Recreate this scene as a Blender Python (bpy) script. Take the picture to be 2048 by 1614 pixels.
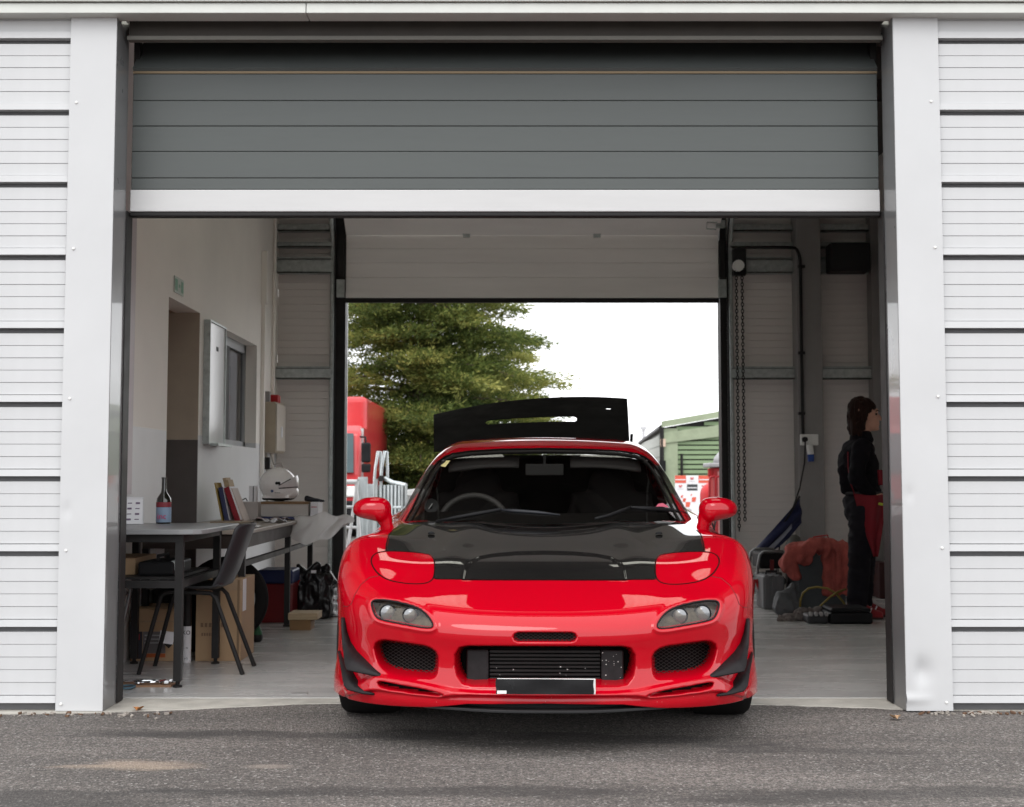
import bpy, bmesh, math, random
import numpy as np
from mathutils import Vector, Matrix, Euler
for o in list(bpy.data.objects): bpy.data.objects.remove(o)
scene = bpy.context.scene
COL = scene.collection
R = math.radians
rnd = random.Random(11)
nrng = np.random.default_rng(5)

# ------------------------------------------------------------------ camera
FPX, CX, CY = 2800.0, 1024.0, 753.0          # measured in pixels of the 2048 px wide photograph
CAMZ, CAMY = 0.985, -6.0
PITCH = math.atan(204 / FPX)
cd = bpy.data.cameras.new('camera'); cam = bpy.data.objects.new('camera', cd); COL.objects.link(cam)
cam.location = (0, CAMY, CAMZ); cam.rotation_euler = (math.pi / 2 + PITCH, 0, 0)
cd.sensor_width = 36; cd.lens = 36 * FPX / 2048; cd.clip_end = 3000; cd.clip_start = .05; cd.shift_y = -54 / 2048        # the photograph is cropped: its optical axis lies above the middle
cd.dof.use_dof = True; cd.dof.focus_distance = 5.6; cd.dof.aperture_fstop = 6.3
scene.camera = cam
scene.cycles.diffuse_bounces = 7; scene.cycles.max_bounces = 14; scene.cycles.transparent_max_bounces = 24

# ------------------------------------------------------------------ sky, sun, exposure
w = bpy.data.worlds.new('World'); scene.world = w; w.use_nodes = True
nt = w.node_tree; nt.nodes.clear()
sky = nt.nodes.new('ShaderNodeTexSky'); sky.sky_type = 'NISHITA'; sky.sun_disc = False
sky.sun_elevation = R(48); sky.sun_rotation = R(200); sky.air_density = 1; sky.dust_density = 2; sky.ozone_density = 1
hs = nt.nodes.new('ShaderNodeHueSaturation'); hs.inputs['Saturation'].default_value = .15
nt.links.new(sky.outputs[0], hs.inputs['Color'])
tcw = nt.nodes.new('ShaderNodeTexCoord')                       # closed cloud cover over the clear sky
cl = nt.nodes.new('ShaderNodeTexNoise'); cl.inputs['Scale'].default_value = 2.2; cl.inputs['Detail'].default_value = 6; nt.links.new(tcw.outputs['Generated'], cl.inputs['Vector'])
cr = nt.nodes.new('ShaderNodeMix'); cr.data_type = 'RGBA'; cr.inputs[6].default_value = (7.6, 7.75, 8.0, 1); cr.inputs[7].default_value = (9.3, 9.35, 9.4, 1)
nt.links.new(cl.outputs[0], cr.inputs[0])
cm = nt.nodes.new('ShaderNodeMix'); cm.data_type = 'RGBA'; cm.inputs[0].default_value = .9
nt.links.new(hs.outputs[0], cm.inputs[6]); nt.links.new(cr.outputs[2], cm.inputs[7])
bg = nt.nodes.new('ShaderNodeBackground'); bg.inputs[1].default_value = .15
ow = nt.nodes.new('ShaderNodeOutputWorld')
nt.links.new(cm.outputs[2], bg.inputs[0]); nt.links.new(bg.outputs[0], ow.inputs[0])
sl = bpy.data.lights.new('sun', 'SUN'); sl.energy = .5; sl.angle = R(28); sl.color = (1, .97, .93)
so = bpy.data.objects.new('sun', sl); COL.objects.link(so); so.rotation_euler = (R(42), 0, R(-20))
vs = scene.view_settings; vs.view_transform = 'Standard'; vs.look = 'None'; vs.gamma = 1; vs.exposure = 0.9
vs.use_curve_mapping = False

# ------------------------------------------------------------------ pixel helpers (a pixel gives a direction, the depth comes from the place)
cP, sP = math.cos(PITCH), math.sin(PITCH)
def ray(px, py):
    a = (px - CX) / FPX; b = -(py - CY) / FPX
    return Vector((a, cP - b * sP, sP + b * cP))
def at(px, py, Y):
    d = ray(px, py); t = (Y - CAMY) / d.y
    return Vector((d.x * t, Y, CAMZ + d.z * t))
def gnd(px, py, z=0.0):
    d = ray(px, py); t = (z - CAMZ) / d.z
    return Vector((d.x * t, CAMY + d.y * t, z))
def xz(px, py, Y):
    p = at(px, py, Y); return p.x, p.z

# ------------------------------------------------------------------ materials
MATS = {}
def mat(name, col, rough=.5, metal=0., var=.10, vs=6., bump=0., bs=80., coat=0., spec=.28, stretch=None, rv=.15, alpha=1., trans=0., col2=None, emit=None):
    if name in MATS: return MATS[name]
    m = bpy.data.materials.new(name); m.use_nodes = True
    n = m.node_tree.nodes; l = m.node_tree.links
    b = n['Principled BSDF']
    tc = n.new('ShaderNodeTexCoord'); src = tc.outputs['Object']
    if stretch:
        mp = n.new('ShaderNodeMapping'); mp.inputs['Scale'].default_value = stretch
        l.new(src, mp.inputs[0]); src = mp.outputs[0]
    nz = n.new('ShaderNodeTexNoise'); nz.inputs['Scale'].default_value = vs; nz.inputs['Detail'].default_value = 5; nz.inputs['Roughness'].default_value = .6
    l.new(src, nz.inputs['Vector'])
    mx = n.new('ShaderNodeMix'); mx.data_type = 'RGBA'
    c2 = col2 if col2 else tuple(min(1, c * (1 + var)) for c in col)
    c1 = tuple(c * (1 - var) for c in col) if not col2 else col
    mx.inputs[6].default_value = (*c1, 1); mx.inputs[7].default_value = (*c2, 1)
    rp = n.new('ShaderNodeMapRange'); rp.inputs[1].default_value = .3; rp.inputs[2].default_value = .7
    l.new(nz.outputs[0], rp.inputs[0]); l.new(rp.outputs[0], mx.inputs[0]); l.new(mx.outputs[2], b.inputs['Base Color'])
    rr = n.new('ShaderNodeMapRange'); rr.inputs[1].default_value = .3; rr.inputs[2].default_value = .7
    rr.inputs[3].default_value = max(0.02, rough * (1 - rv)); rr.inputs[4].default_value = min(1, rough * (1 + rv))
    l.new(nz.outputs[0], rr.inputs[0]); l.new(rr.outputs[0], b.inputs['Roughness'])
    b.inputs['Metallic'].default_value = metal; b.inputs['Specular IOR Level'].default_value = spec
    b.inputs['Coat Weight'].default_value = coat; b.inputs['Coat Roughness'].default_value = .03
    b.inputs['Alpha'].default_value = alpha; b.inputs['Transmission Weight'].default_value = trans
    if bump:
        n2 = n.new('ShaderNodeTexNoise'); n2.inputs['Scale'].default_value = bs; n2.inputs['Detail'].default_value = 4
        l.new(src, n2.inputs['Vector'])
        bp = n.new('ShaderNodeBump'); bp.inputs['Strength'].default_value = min(1, bump); bp.inputs['Distance'].default_value = .01
        l.new(n2.outputs[0], bp.inputs['Height']); l.new(bp.outputs[0], b.inputs['Normal'])
    MATS[name] = m; return m

def glass(name, tint, rough=.02, density=.9, ior=1.5):
    """thin tinted pane: fresnel gloss over a tinted see-through layer"""
    m = bpy.data.materials.new(name); m.use_nodes = True; n = m.node_tree.nodes; l = m.node_tree.links
    n.remove(n['Principled BSDF']); out = n['Material Output']
    t = n.new('ShaderNodeBsdfTransparent'); t.inputs[0].default_value = (*tint, 1)
    g = n.new('ShaderNodeBsdfGlossy'); g.inputs['Roughness'].default_value = rough
    f = n.new('ShaderNodeFresnel'); ge = n.new('ShaderNodeNewGeometry'); mr_ = n.new('ShaderNodeMapRange'); mr_.inputs[3].default_value = ior; mr_.inputs[4].default_value = 1/ior
    l.new(ge.outputs['Backfacing'], mr_.inputs[0]); l.new(mr_.outputs[0], f.inputs[0])           # both faces of a thin pane reflect alike
    x = n.new('ShaderNodeMixShader'); l.new(f.outputs[0], x.inputs[0]); l.new(t.outputs[0], x.inputs[1]); l.new(g.outputs[0], x.inputs[2])
    l.new(x.outputs[0], out.inputs[0]); MATS[name] = m; return m

def translucent(name, col, mixt=.6):
    m = bpy.data.materials.new(name); m.use_nodes = True; n = m.node_tree.nodes; l = m.node_tree.links
    n.remove(n['Principled BSDF']); out = n['Material Output']
    a = n.new('ShaderNodeBsdfTranslucent'); a.inputs[0].default_value = (*col, 1)
    d = n.new('ShaderNodeBsdfDiffuse'); d.inputs[0].default_value = (*col, 1)
    x = n.new('ShaderNodeMixShader'); x.inputs[0].default_value = mixt
    l.new(d.outputs[0], x.inputs[1]); l.new(a.outputs[0], x.inputs[2]); l.new(x.outputs[0], out.inputs[0]); MATS[name] = m; return m

# ------------------------------------------------------------------ mesh helpers
class MB:
    def __init__(s): s.v = []; s.f = []; s.m = []
    def add(s, vs, fs, mi=0):
        o = len(s.v); s.v += [tuple(v) for v in vs]; s.f += [tuple(i + o for i in f) for f in fs]; s.m += [mi] * len(fs); return s
    def box(s, x0, x1, y0, y1, z0, z1, mi=0):
        return s.add([(x0,y0,z0),(x1,y0,z0),(x1,y1,z0),(x0,y1,z0),(x0,y0,z1),(x1,y0,z1),(x1,y1,z1),(x0,y1,z1)],
                     [(0,3,2,1),(4,5,6,7),(0,1,5,4),(1,2,6,5),(2,3,7,6),(3,0,4,7)], mi)
    def obox(s, c, size, rot=(0,0,0), mi=0):
        M = Euler(rot).to_matrix(); c = Vector(c); h = [k / 2 for k in size]
        vs = [c + M @ Vector((sx*h[0], sy*h[1], sz*h[2])) for sz in (-1,1) for sx, sy in ((-1,-1),(1,-1),(1,1),(-1,1))]
        return s.add(vs, [(0,3,2,1),(4,5,6,7),(0,1,5,4),(1,2,6,5),(2,3,7,6),(3,0,4,7)], mi)
    def tube(s, path, r, n=8, closed=False, mi=0, ry=None, up=None):
        P = [Vector(p) for p in path]; N = len(P)
        rs = r if hasattr(r, '__len__') else [r] * N
        ring = []; prev = None
        for i, p in enumerate(P):
            a = P[(i-1) % N] if closed or i > 0 else P[i]; b = P[(i+1) % N] if closed or i < N-1 else P[i]
            t = (b - a); t = t.normalized() if t.length > 1e-9 else Vector((0,0,1))
            if prev is None:
                q = Vector(up) if up else (Vector((0,0,1)) if abs(t.z) < .9 else Vector((1,0,0)))
            else: q = prev
            u = (q - t * q.dot(t)); u = u.normalized() if u.length > 1e-9 else t.orthogonal().normalized()
            prev = u; vv = t.cross(u)
            rb = (ry[i] if hasattr(ry, '__len__') else ry) if ry is not None else rs[i]
            ring.append([p + u * (math.cos(k*2*math.pi/n) * rs[i]) + vv * (math.sin(k*2*math.pi/n) * rb) for k in range(n)])
        vs = [v for g in ring for v in g]; fs = []
        for i in range(N if closed else N - 1):
            j = (i + 1) % N
            for k in range(n): fs.append((i*n+k, i*n+(k+1) % n, j*n+(k+1) % n, j*n+k))
        if not closed: fs += [tuple(range(n))[::-1], tuple((N-1)*n + k for k in range(n))]
        return s.add(vs, fs, mi)
    def lathe(s, prof, n=24, M=None, mi=0):
        M = M or Matrix(); vs = []
        for r, z in prof:
            for k in range(n):
                a = k * 2 * math.pi / n; vs.append(M @ Vector((r*math.cos(a), r*math.sin(a), z)))
        fs = []
        for i in range(len(prof)-1):
            for k in range(n): fs.append((i*n+k, i*n+(k+1) % n, (i+1)*n+(k+1) % n, (i+1)*n+k))
        if prof[0][0] > 1e-6: fs.append(tuple(range(n))[::-1])
        if prof[-1][0] > 1e-6: fs.append(tuple((len(prof)-1)*n + k for k in range(n)))
        return s.add(vs, fs, mi)
    def prism(s, poly, a, b, plane='xz', mi=0):
        """2-D outline extruded from a to b along the third axis"""
        def mk(p, t): return {'xz': (p[0], t, p[1]), 'xy': (p[0], p[1], t), 'yz': (t, p[0], p[1])}[plane]
        n = len(poly); vs = [mk(p, a) for p in poly] + [mk(p, b) for p in poly]
        fs = [tuple(range(n)), tuple(range(2*n-1, n-1, -1))] + [(i, i+n, (i+1) % n + n, (i+1) % n) for i in range(n)]
        return s.add(vs, fs, mi)
    def grid(s, fn, nu, nv, mi=0):
        vs = [fn(i/nu, j/nv) for i in range(nu+1) for j in range(nv+1)]
        fs = [(i*(nv+1)+j, (i+1)*(nv+1)+j, (i+1)*(nv+1)+j+1, i*(nv+1)+j+1) for i in range(nu) for j in range(nv)]
        return s.add(vs, fs, mi)
    def mesh(s, name):
        me = bpy.data.meshes.new(name); me.from_pydata(s.v, [], s.f); me.polygons.foreach_set('material_index', s.m)
        bm = bmesh.new(); bm.from_mesh(me); bmesh.ops.recalc_face_normals(bm, faces=bm.faces); bm.to_mesh(me); bm.free()
        return me
    def build(s, name, mats, parent=None, smooth=False, bevel=0., solid=0., seg=2):
        return link(name, s.mesh(name), mats, parent, smooth, bevel, solid, seg)

def link(name, me, mats, parent=None, smooth=False, bevel=0., solid=0., seg=2):
    if not isinstance(mats, (list, tuple)): mats = [mats]
    if not me.materials:
        for m in mats: me.materials.append(m)
    if smooth:
        me.polygons.foreach_set('use_smooth', [True] * len(me.polygons))
        if smooth is not True: me.set_sharp_from_angle(angle=R(smooth))
    o = bpy.data.objects.new(name, me); COL.objects.link(o)
    if parent is not None:
        o.parent = parent
        if parent.get('_m') is not None: o.matrix_parent_inverse = Matrix([list(parent['_m'])[i*4:i*4+4] for i in range(4)]).inverted()
        elif parent.type == 'MESH' and parent.parent is None: o.matrix_parent_inverse = Matrix.Translation(parent.location).inverted()
    else:                                     # top-level: origin at the foot of the thing
        co = np.empty(len(me.vertices)*3); me.vertices.foreach_get('co', co); co = co.reshape(-1, 3)
        c = Vector(((co[:,0].min()+co[:,0].max())/2, (co[:,1].min()+co[:,1].max())/2, co[:,2].min()))
        me.transform(Matrix.Translation(-c)); o.location = c
    if solid:
        md = o.modifiers.new('thickness', 'SOLIDIFY'); md.thickness = solid; md.offset = 0
    if bevel:
        md = o.modifiers.new('edges', 'BEVEL'); md.width = bevel; md.segments = seg; md.limit_method = 'ANGLE'; md.angle_limit = R(35); md.harden_normals = False
    return o

def tag(o, label, cat, group=None):
    o['label'] = label; o['category'] = cat
    if group: o['group'] = group
    return o
def thing(name, label, cat, loc=(0,0,0), rz=0., group=None, local=False):
    """Empty at the foot of a thing; parts are given in world coordinates unless local"""
    o = bpy.data.objects.new(name, None); COL.objects.link(o); o.location = loc; o.rotation_euler = (0,0,rz); o.empty_display_size = .1
    tag(o, label, cat, group)
    if not local:
        M = Matrix.Translation(loc) @ Matrix.Rotation(rz, 4, 'Z'); o['_m'] = [M[i][j] for i in range(4) for j in range(4)]
    return o
def struct(name, b, m, **k):
    o = b.build(name, m, **k); o['kind'] = 'structure'; return o
def share(name, me, parent, M):
    """copy of a piece that shares its mesh data, M in world space (parent holds _m) """
    o = bpy.data.objects.new(name, me); COL.objects.link(o); o.parent = parent
    if parent.get('_m') is not None: o.matrix_parent_inverse = Matrix([list(parent['_m'])[i*4:i*4+4] for i in range(4)]).inverted()
    o.matrix_basis = M; return o

from mathutils import noise as mnoise
def blob(name, prims, vox, mats, parent=None, it=6, fac=.5, picker=None, fold=None):
    """one continuous skin grown over overlapping ellipsoids, tapered limbs and slabs"""
    b = MB()
    for p in prims:
        if p[0] == 'e':
            M = Matrix.Translation(p[1]) @ Euler(p[3] if len(p) > 3 else (0,0,0)).to_matrix().to_4x4() @ Matrix.Diagonal((*p[2], 1))
            b.lathe([(math.sin(a*math.pi/12), -math.cos(a*math.pi/12)) for a in range(13)], 20, M)
        elif p[0] == 'c':
            A, B, ra, rb = Vector(p[1]), Vector(p[2]), p[3], p[4]; t = (B - A).normalized()
            pts = []; rs = []
            for a in range(5): th = a*math.pi/8; pts.append(A - t*ra*math.cos(th)); rs.append(max(1e-4, ra*math.sin(th)))
            for a in range(5): th = math.pi/2 - a*math.pi/8; pts.append(B + t*rb*math.cos(th)); rs.append(max(1e-4, rb*math.sin(th)))
            b.tube(pts, rs, 14)
        elif p[0] == 'm': b.add(p[1], p[2])
        elif p[0] == 'b': b.obox(p[1], p[2], p[3] if len(p) > 3 else (0,0,0))
    me0 = b.mesh(name + '_raw'); o0 = bpy.data.objects.new(name + '_raw', me0); COL.objects.link(o0)
    rm = o0.modifiers.new('r', 'REMESH'); rm.mode = 'VOXEL'; rm.voxel_size = vox; rm.adaptivity = 0
    sm = o0.modifiers.new('s', 'SMOOTH'); sm.factor = fac; sm.iterations = it
    dg = bpy.context.evaluated_depsgraph_get(); me = bpy.data.meshes.new_from_object(o0.evaluated_get(dg))
    bpy.data.objects.remove(o0); me.name = name; me.materials.clear()
    if fold:                                  # creases: ridged noise along the normals (amount, size, squash)
        amp, fq, sq = fold
        nv = len(me.vertices); co = np.empty(nv*3, np.float32); me.vertices.foreach_get('co', co); nn = np.empty(nv*3, np.float32); me.vertex_normals.foreach_get('vector', nn); co = co.reshape(-1, 3); nn = nn.reshape(-1, 3)
        d_ = np.array([1 - 2.6*abs(mnoise.noise(q)) + .5*mnoise.noise((q[0]*2.3, q[1]*2.3, q[2]*2.3)) for q in (co*fq*np.array(sq)).tolist()])
        me.vertices.foreach_set('co', (co + nn*(amp*d_)[:,None]).astype(np.float32).ravel()); me.update()
    if picker:
        for p in me.polygons: p.material_index = picker(p.center, p.normal)
    return link(name, me, mats, parent, True)

def text(name, s, size, M, m, parent=None, ext=.0008):
    cu = bpy.data.curves.new(name, 'FONT'); cu.body = s; cu.size = size; cu.extrude = ext; cu.align_x = 'CENTER'; cu.align_y = 'CENTER'; cu.resolution_u = 3
    o0 = bpy.data.objects.new(name + '_raw', cu); COL.objects.link(o0)
    dg = bpy.context.evaluated_depsgraph_get(); me = bpy.data.meshes.new_from_object(o0.evaluated_get(dg))
    bpy.data.objects.remove(o0); me.transform(M); me.materials.clear(); me.name = name
    return link(name, me, m, parent)
def face_cam(p, rx=90, rz=0): return Matrix.Translation(p) @ Euler((R(rx), 0, R(rz))).to_matrix().to_4x4()
# ================================================================== materials of the place
M_white = mat('white_cladding', (.505,.508,.515), .42, var=.05, vs=2.0, stretch=(1.6,1,.5))
M_trim = mat('white_trim', (.505,.508,.515), .4, var=.045, vs=1.6, bump=.05, bs=3)
M_groove = mat('groove_shade', (.16,.16,.165), .6)  # white wall behind the boards, coloured dark to paint the groove shade
M_fascia = mat('fascia_grey', (.55,.56,.53), .45, var=.05)
M_jamb = mat('jamb_graphite', (.17,.172,.175), .3, var=.10, vs=3, coat=.5, spec=.5)
M_black = mat('black_rubber', (.014,.013,.013), .6, var=.2)
M_slat = mat('shutter_grey', (.080,.088,.086), .42, var=.07, vs=3, stretch=(.6,1,4), rv=.3)
M_slat_w = mat('shutter_white', (.52,.52,.52), .4, var=.04, stretch=(.3,1,2))
M_pelmet = mat('pelmet_bronze', (.07,.062,.055), .45)
M_cream = mat('wall_cream', (.88,.845,.79), .75, var=.05, vs=1.2, bump=.06, bs=30)
M_dado = mat('wall_dado', (.70,.71,.72), .5, var=.06, vs=1.5)
M_tan = mat('reveal_tan', (.40,.33,.26), .7, var=.06)
M_brown = mat('reveal_dark', (.095,.082,.078), .6)
M_liner = mat('liner_panel', (.70,.66,.63), .55, var=.05, vs=2, stretch=(1,1,5))
M_galv = mat('galvanised', (.42,.45,.44), .42, metal=.55, var=.22, vs=24)
M_steel = mat('steel_dark', (.020,.019,.019), .5, var=.25, spec=.2)
M_colgrey = mat('column_grey', (.26,.25,.245), .5, var=.06)
M_door_in = mat('overhead_inner', (.86,.835,.81), .45, var=.05, vs=2, stretch=(.5,1,4))
M_plastic_w = mat('plastic_white', (.72,.72,.70), .4)
M_chrome = mat('chrome', (.62,.63,.65), .12, metal=1, var=.05)

def asphalt_mat():
    m = bpy.data.materials.new('asphalt'); m.use_nodes = True; n = m.node_tree.nodes; l = m.node_tree.links; b = n['Principled BSDF']
    tc = n.new('ShaderNodeTexCoord'); P = tc.outputs['Object']
    def noise(s, d=5, r=.6, v=P):
        k = n.new('ShaderNodeTexNoise'); k.inputs['Scale'].default_value = s; k.inputs['Detail'].default_value = d; k.inputs['Roughness'].default_value = r; l.new(v, k.inputs['Vector']); return k
    def ramp(src, a, b2):
        k = n.new('ShaderNodeMapRange'); k.interpolation_type = 'SMOOTHSTEP'; k.inputs[1].default_value = a; k.inputs[2].default_value = b2; l.new(src, k.inputs[0]); return k.outputs[0]
    def mix(f, c1, c2):
        k = n.new('ShaderNodeMix'); k.data_type = 'RGBA'
        if hasattr(f, 'is_linked'): l.new(f, k.inputs[0])
        else: k.inputs[0].default_value = f
        for i, c in ((6, c1), (7, c2)):
            if isinstance(c, tuple): k.inputs[i].default_value = (*c, 1)
            else: l.new(c, k.inputs[i])
        return k.outputs[2]
    mp = n.new('ShaderNodeMapping'); mp.inputs['Scale'].default_value = (.45, 1.5, 1); l.new(P, mp.inputs[0])
    big = noise(1.1, 6, .65, mp.outputs[0]); mid = noise(9, 6, .7); blot = noise(3.4, 8, .68, mp.outputs[0]); fine = noise(115, 4, .65); grain = noise(42, 5, .75)
    vo = n.new('ShaderNodeTexVoronoi'); vo.inputs['Scale'].default_value = 130; l.new(P, vo.inputs['Vector'])
    vo2 = n.new('ShaderNodeTexVoronoi'); vo2.inputs['Scale'].default_value = 22; l.new(P, vo2.inputs['Vector'])
    c = mix(ramp(big.outputs[0], .38, .62), (.185,.160,.145), (.345,.300,.272))
    c = mix(ramp(mid.outputs[0], .35, .7), c, mix(.5, c, (.25,.23,.215)))
    c = mix(ramp(fine.outputs[0], .42, .60), mix(.74, c, (.028,.025,.024)), c)
    c = mix(ramp(grain.outputs[0], .40, .58), mix(.60, c, (.030,.027,.025)), c)
    c = mix(ramp(grain.outputs[0], .60, .72), c, mix(.5, c, (.34,.30,.275)))
    cs = n.new('ShaderNodeSeparateColor'); l.new(vo.outputs['Color'], cs.inputs[0])
    c = mix(ramp(cs.outputs[0], .945, .985), c, (.34,.32,.30))            # paler stones
    sp = n.new('ShaderNodeMath'); sp.operation = 'LESS_THAN'; sp.inputs[1].default_value = .042; l.new(vo2.outputs['Distance'], sp.inputs[0])
    c = mix(sp.outputs[0], c, (.45,.43,.40))                              # chips and grit
    # damp stains and a spill of sand, each a patch with a shape of its own
    def patch(cx, cy, rx, ry, lo=.25, hi=1.3):
        m2 = n.new('ShaderNodeMapping'); m2.inputs['Location'].default_value = (-cx/rx, -cy/ry, 0); m2.inputs['Scale'].default_value = (1/rx, 1/ry, 0); l.new(P, m2.inputs[0])
        ln = n.new('ShaderNodeVectorMath'); ln.operation = 'LENGTH'; l.new(m2.outputs[0], ln.inputs[0])
        ad = n.new('ShaderNodeMath'); ad.operation = 'MULTIPLY_ADD'; ad.inputs[1].default_value = 5.0; l.new(blot.outputs[0], ad.inputs[0]); ad.inputs[2].default_value = -2.5
        a2 = n.new('ShaderNodeMath'); l.new(ln.outputs[1], a2.inputs[0]); l.new(ad.outputs[0], a2.inputs[1])
        k = n.new('ShaderNodeMapRange'); k.interpolation_type = 'SMOOTHSTEP'; k.inputs[1].default_value = hi; k.inputs[2].default_value = lo; l.new(a2.outputs[0], k.inputs[0]); return k.outputs[0]
    for px, py, rx, ry in ((260,1468,.62,.10), (560,1470,.75,.09), (1250,1478,.9,.16), (1560,1500,.5,.07), (60,1600,.8,.12), (1800,1590,.9,.14), (980,1585,.9,.08)):
        g = gnd(px, py); c = mix(patch(g.x, g.y, rx, ry), c, mix(.58, c, (.028,.025,.024)))
    g = gnd(250, 1530); c = mix(patch(g.x, g.y, .19, .09), c, mix(.42, c, (.50,.38,.28)))
    g = gnd(540, 1532); c = mix(patch(g.x, g.y, .09, .03), c, mix(.35, c, (.45,.38,.32)))
    l.new(c, b.inputs['Base Color']); b.inputs['Roughness'].default_value = .82
    bp = n.new('ShaderNodeBump'); bp.inputs['Strength'].default_value = .9; bp.inputs['Distance'].default_value = .009
    hm = n.new('ShaderNodeMath'); hm.operation = 'ADD'; l.new(vo.outputs['Distance'], hm.inputs[0]); l.new(fine.outputs[0], hm.inputs[1])
    l.new(hm.outputs[0], bp.inputs['Height']); l.new(bp.outputs[0], b.inputs['Normal'])
    return m
M_asphalt = asphalt_mat()
M_conc = mat('threshold_concrete', (.42,.40,.36), .8, var=.18, vs=9, bump=.25, bs=90)
def floor_mat():
    m = mat('epoxy_floor', (.44,.435,.425), .26, var=.05, vs=2.2, stretch=(.5,2.0,1), rv=.3)
    n = m.node_tree.nodes; l = m.node_tree.links; b = n['Principled BSDF']
    tc = n.new('ShaderNodeTexCoord'); mp = n.new('ShaderNodeMapping'); mp.inputs['Scale'].default_value = (2.0, 60, 1); l.new(tc.outputs['Object'], mp.inputs[0])
    nz = n.new('ShaderNodeTexNoise'); nz.inputs['Scale'].default_value = 3; nz.inputs['Detail'].default_value = 6; l.new(mp.outputs[0], nz.inputs['Vector'])
    bp = n.new('ShaderNodeBump'); bp.inputs['Strength'].default_value = .06; bp.inputs['Distance'].default_value = .004
    l.new(nz.outputs[0], bp.inputs['Height']); l.new(bp.outputs[0], b.inputs['Normal']); return m
M_floor = floor_mat()

# ================================================================== ground
FZ = .008
struct('ground', MB().grid(lambda u, v: ((u-.5)*600, (v-.5)*600, 0), 12, 12), M_asphalt).location = (0,0,0)
edge = [(-4.25,-.06),(-2.0,-.05),(-1.75,-.02),(-1.5,.03),(-1.2,.13),(-.9,.21),(-.4,.25),(.4,.25),(.9,.22),(1.2,.17),(1.45,.12),(1.69,.06),(2,.03),(4.25,.0)]
edge2 = []
for i in range(len(edge)-1):
    for k in range(6):
        t = k/6; edge2.append((edge[i][0]*(1-t)+edge[i+1][0]*t, edge[i][1]*(1-t)+edge[i+1][1]*t + rnd.uniform(-.008,.008)))
edge2.append(edge[-1])
struct('threshold', MB().prism(edge2 + [(4.25,.36),(-4.25,.36)], -.02, .004, 'xy'), M_conc)
struct('garage_floor', MB().box(-2.6,3.3,.352,6.42,-.02,FZ), M_floor)

# ================================================================== garage building
WX, RX_, RY = -2.07, 3.21, 6.30                # partition wall, right wall, rear wall
OL, OR = at(205,1418,0).x, at(1813,1409,0).x                         # door opening
bld = thing('garage_building', 'white clad pit garage with a wide open vehicle doorway and grey floor', 'building', (0,.05,0))
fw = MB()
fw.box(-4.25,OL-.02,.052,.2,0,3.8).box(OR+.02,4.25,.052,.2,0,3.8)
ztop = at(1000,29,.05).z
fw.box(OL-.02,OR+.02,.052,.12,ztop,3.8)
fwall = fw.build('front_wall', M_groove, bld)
# horizontal cladding boards, one object each, sharing three meshes
L = 2.29
def board_mesh(nm, h, yb, yt):
    b = MB(); vs = [(x, y, z) for x in (0, L) for y, z in ((yb, 0), (yt, h), (.05, h), (.05, 0))]
    b.add(vs, [(0,1,2,3),(7,6,5,4),(0,4,5,1),(1,5,6,2),(2,6,7,3),(3,7,4,0)]); me = b.mesh(nm); me.materials.append(M_white); return me
bm_a = board_mesh('board_a', .0515, .0185, .0205); bm_b = board_mesh('board_b', .0515, .0192, .0205); bm_s = board_mesh('board_strip', .029, .006, .009)
for side, x0 in ((0, OL-.199-L), (1, OR+.196)):
    for k in range(12):
        z = .016 + k * .319
        if z > 3.7: break
        share('cladding_board', bm_s, fwall, Matrix.Translation((x0, 0, z + .022)))
        zz = z + .022 + .029 + .003
        for j in range(5):
            if zz + .0515 > 3.8: break
            share('cladding_board', bm_a if j % 2 else bm_b, fwall, Matrix.Translation((x0, 0, zz))); zz += .0532
# white corner trims (with a dent at the foot of one) and their screws
scr = MB().lathe([(.0065,0),(.006,.003),(.003,.0052),(0,.0055)], 10, Matrix.Rotation(R(90),4,'X')); scr_me = scr.mesh('screw'); scr_me.materials.append(M_plastic_w)
for nm, x0, x1, pts in (('l', OL-.2, OL, ((153,205),(147,497),(140,797),(132,1101),(122,1408))), ('r', OR, OR+.197, ((1862,203),(1870,495),(1876,793),(1884,1096),(1893,1405)))):
    zt = at(1000,27,0).z
    def face(u, v, x0=x0, x1=x1, zt=zt, nm=nm):
        x = x0 + (x1-x0)*u; z = .006 + (zt-.006)*v; y = 0
        if nm == 'r':
            d = math.exp(-((x-(x0+.06))/.05)**2 - ((z-.17)/.05)**2); y += .018*d*min(1, max(0, (x-x0)/.06))**2
            y -= .012*math.exp(-((z-.055)/.018)**2)*max(0, 1-(x-x0)/.13)
            y += .004*math.exp(-((x-x0-.03)/.02)**2-((z-.92)/.03)**2)
        else:
            y += .004*math.exp(-((x-x0-.03)/.02)**2-((z-.85)/.03)**2)
        y += .0012*math.sin(z*3.1+x*9)
        return (x, y, z)
    b = MB().grid(face, 26, 240)
    b.box(x0, x1, .03, .0515, .006, zt)
    b.add([(x0,0,.006),(x0,.05,.006),(x0,.05,zt),(x0,0,zt)], [(0,1,2,3)]).add([(x1,0,.006),(x1,.05,.006),(x1,.05,zt),(x1,0,zt)], [(0,1,2,3)])
    t = b.build('corner_trim', M_trim, bld, smooth=40)
    for px, py in pts:
        p = at(px, py, 0); share('screw', scr_me, t, Matrix.Translation((min(max(p.x, x0+.008), x1-.008), -.001, p.z)))
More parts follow.
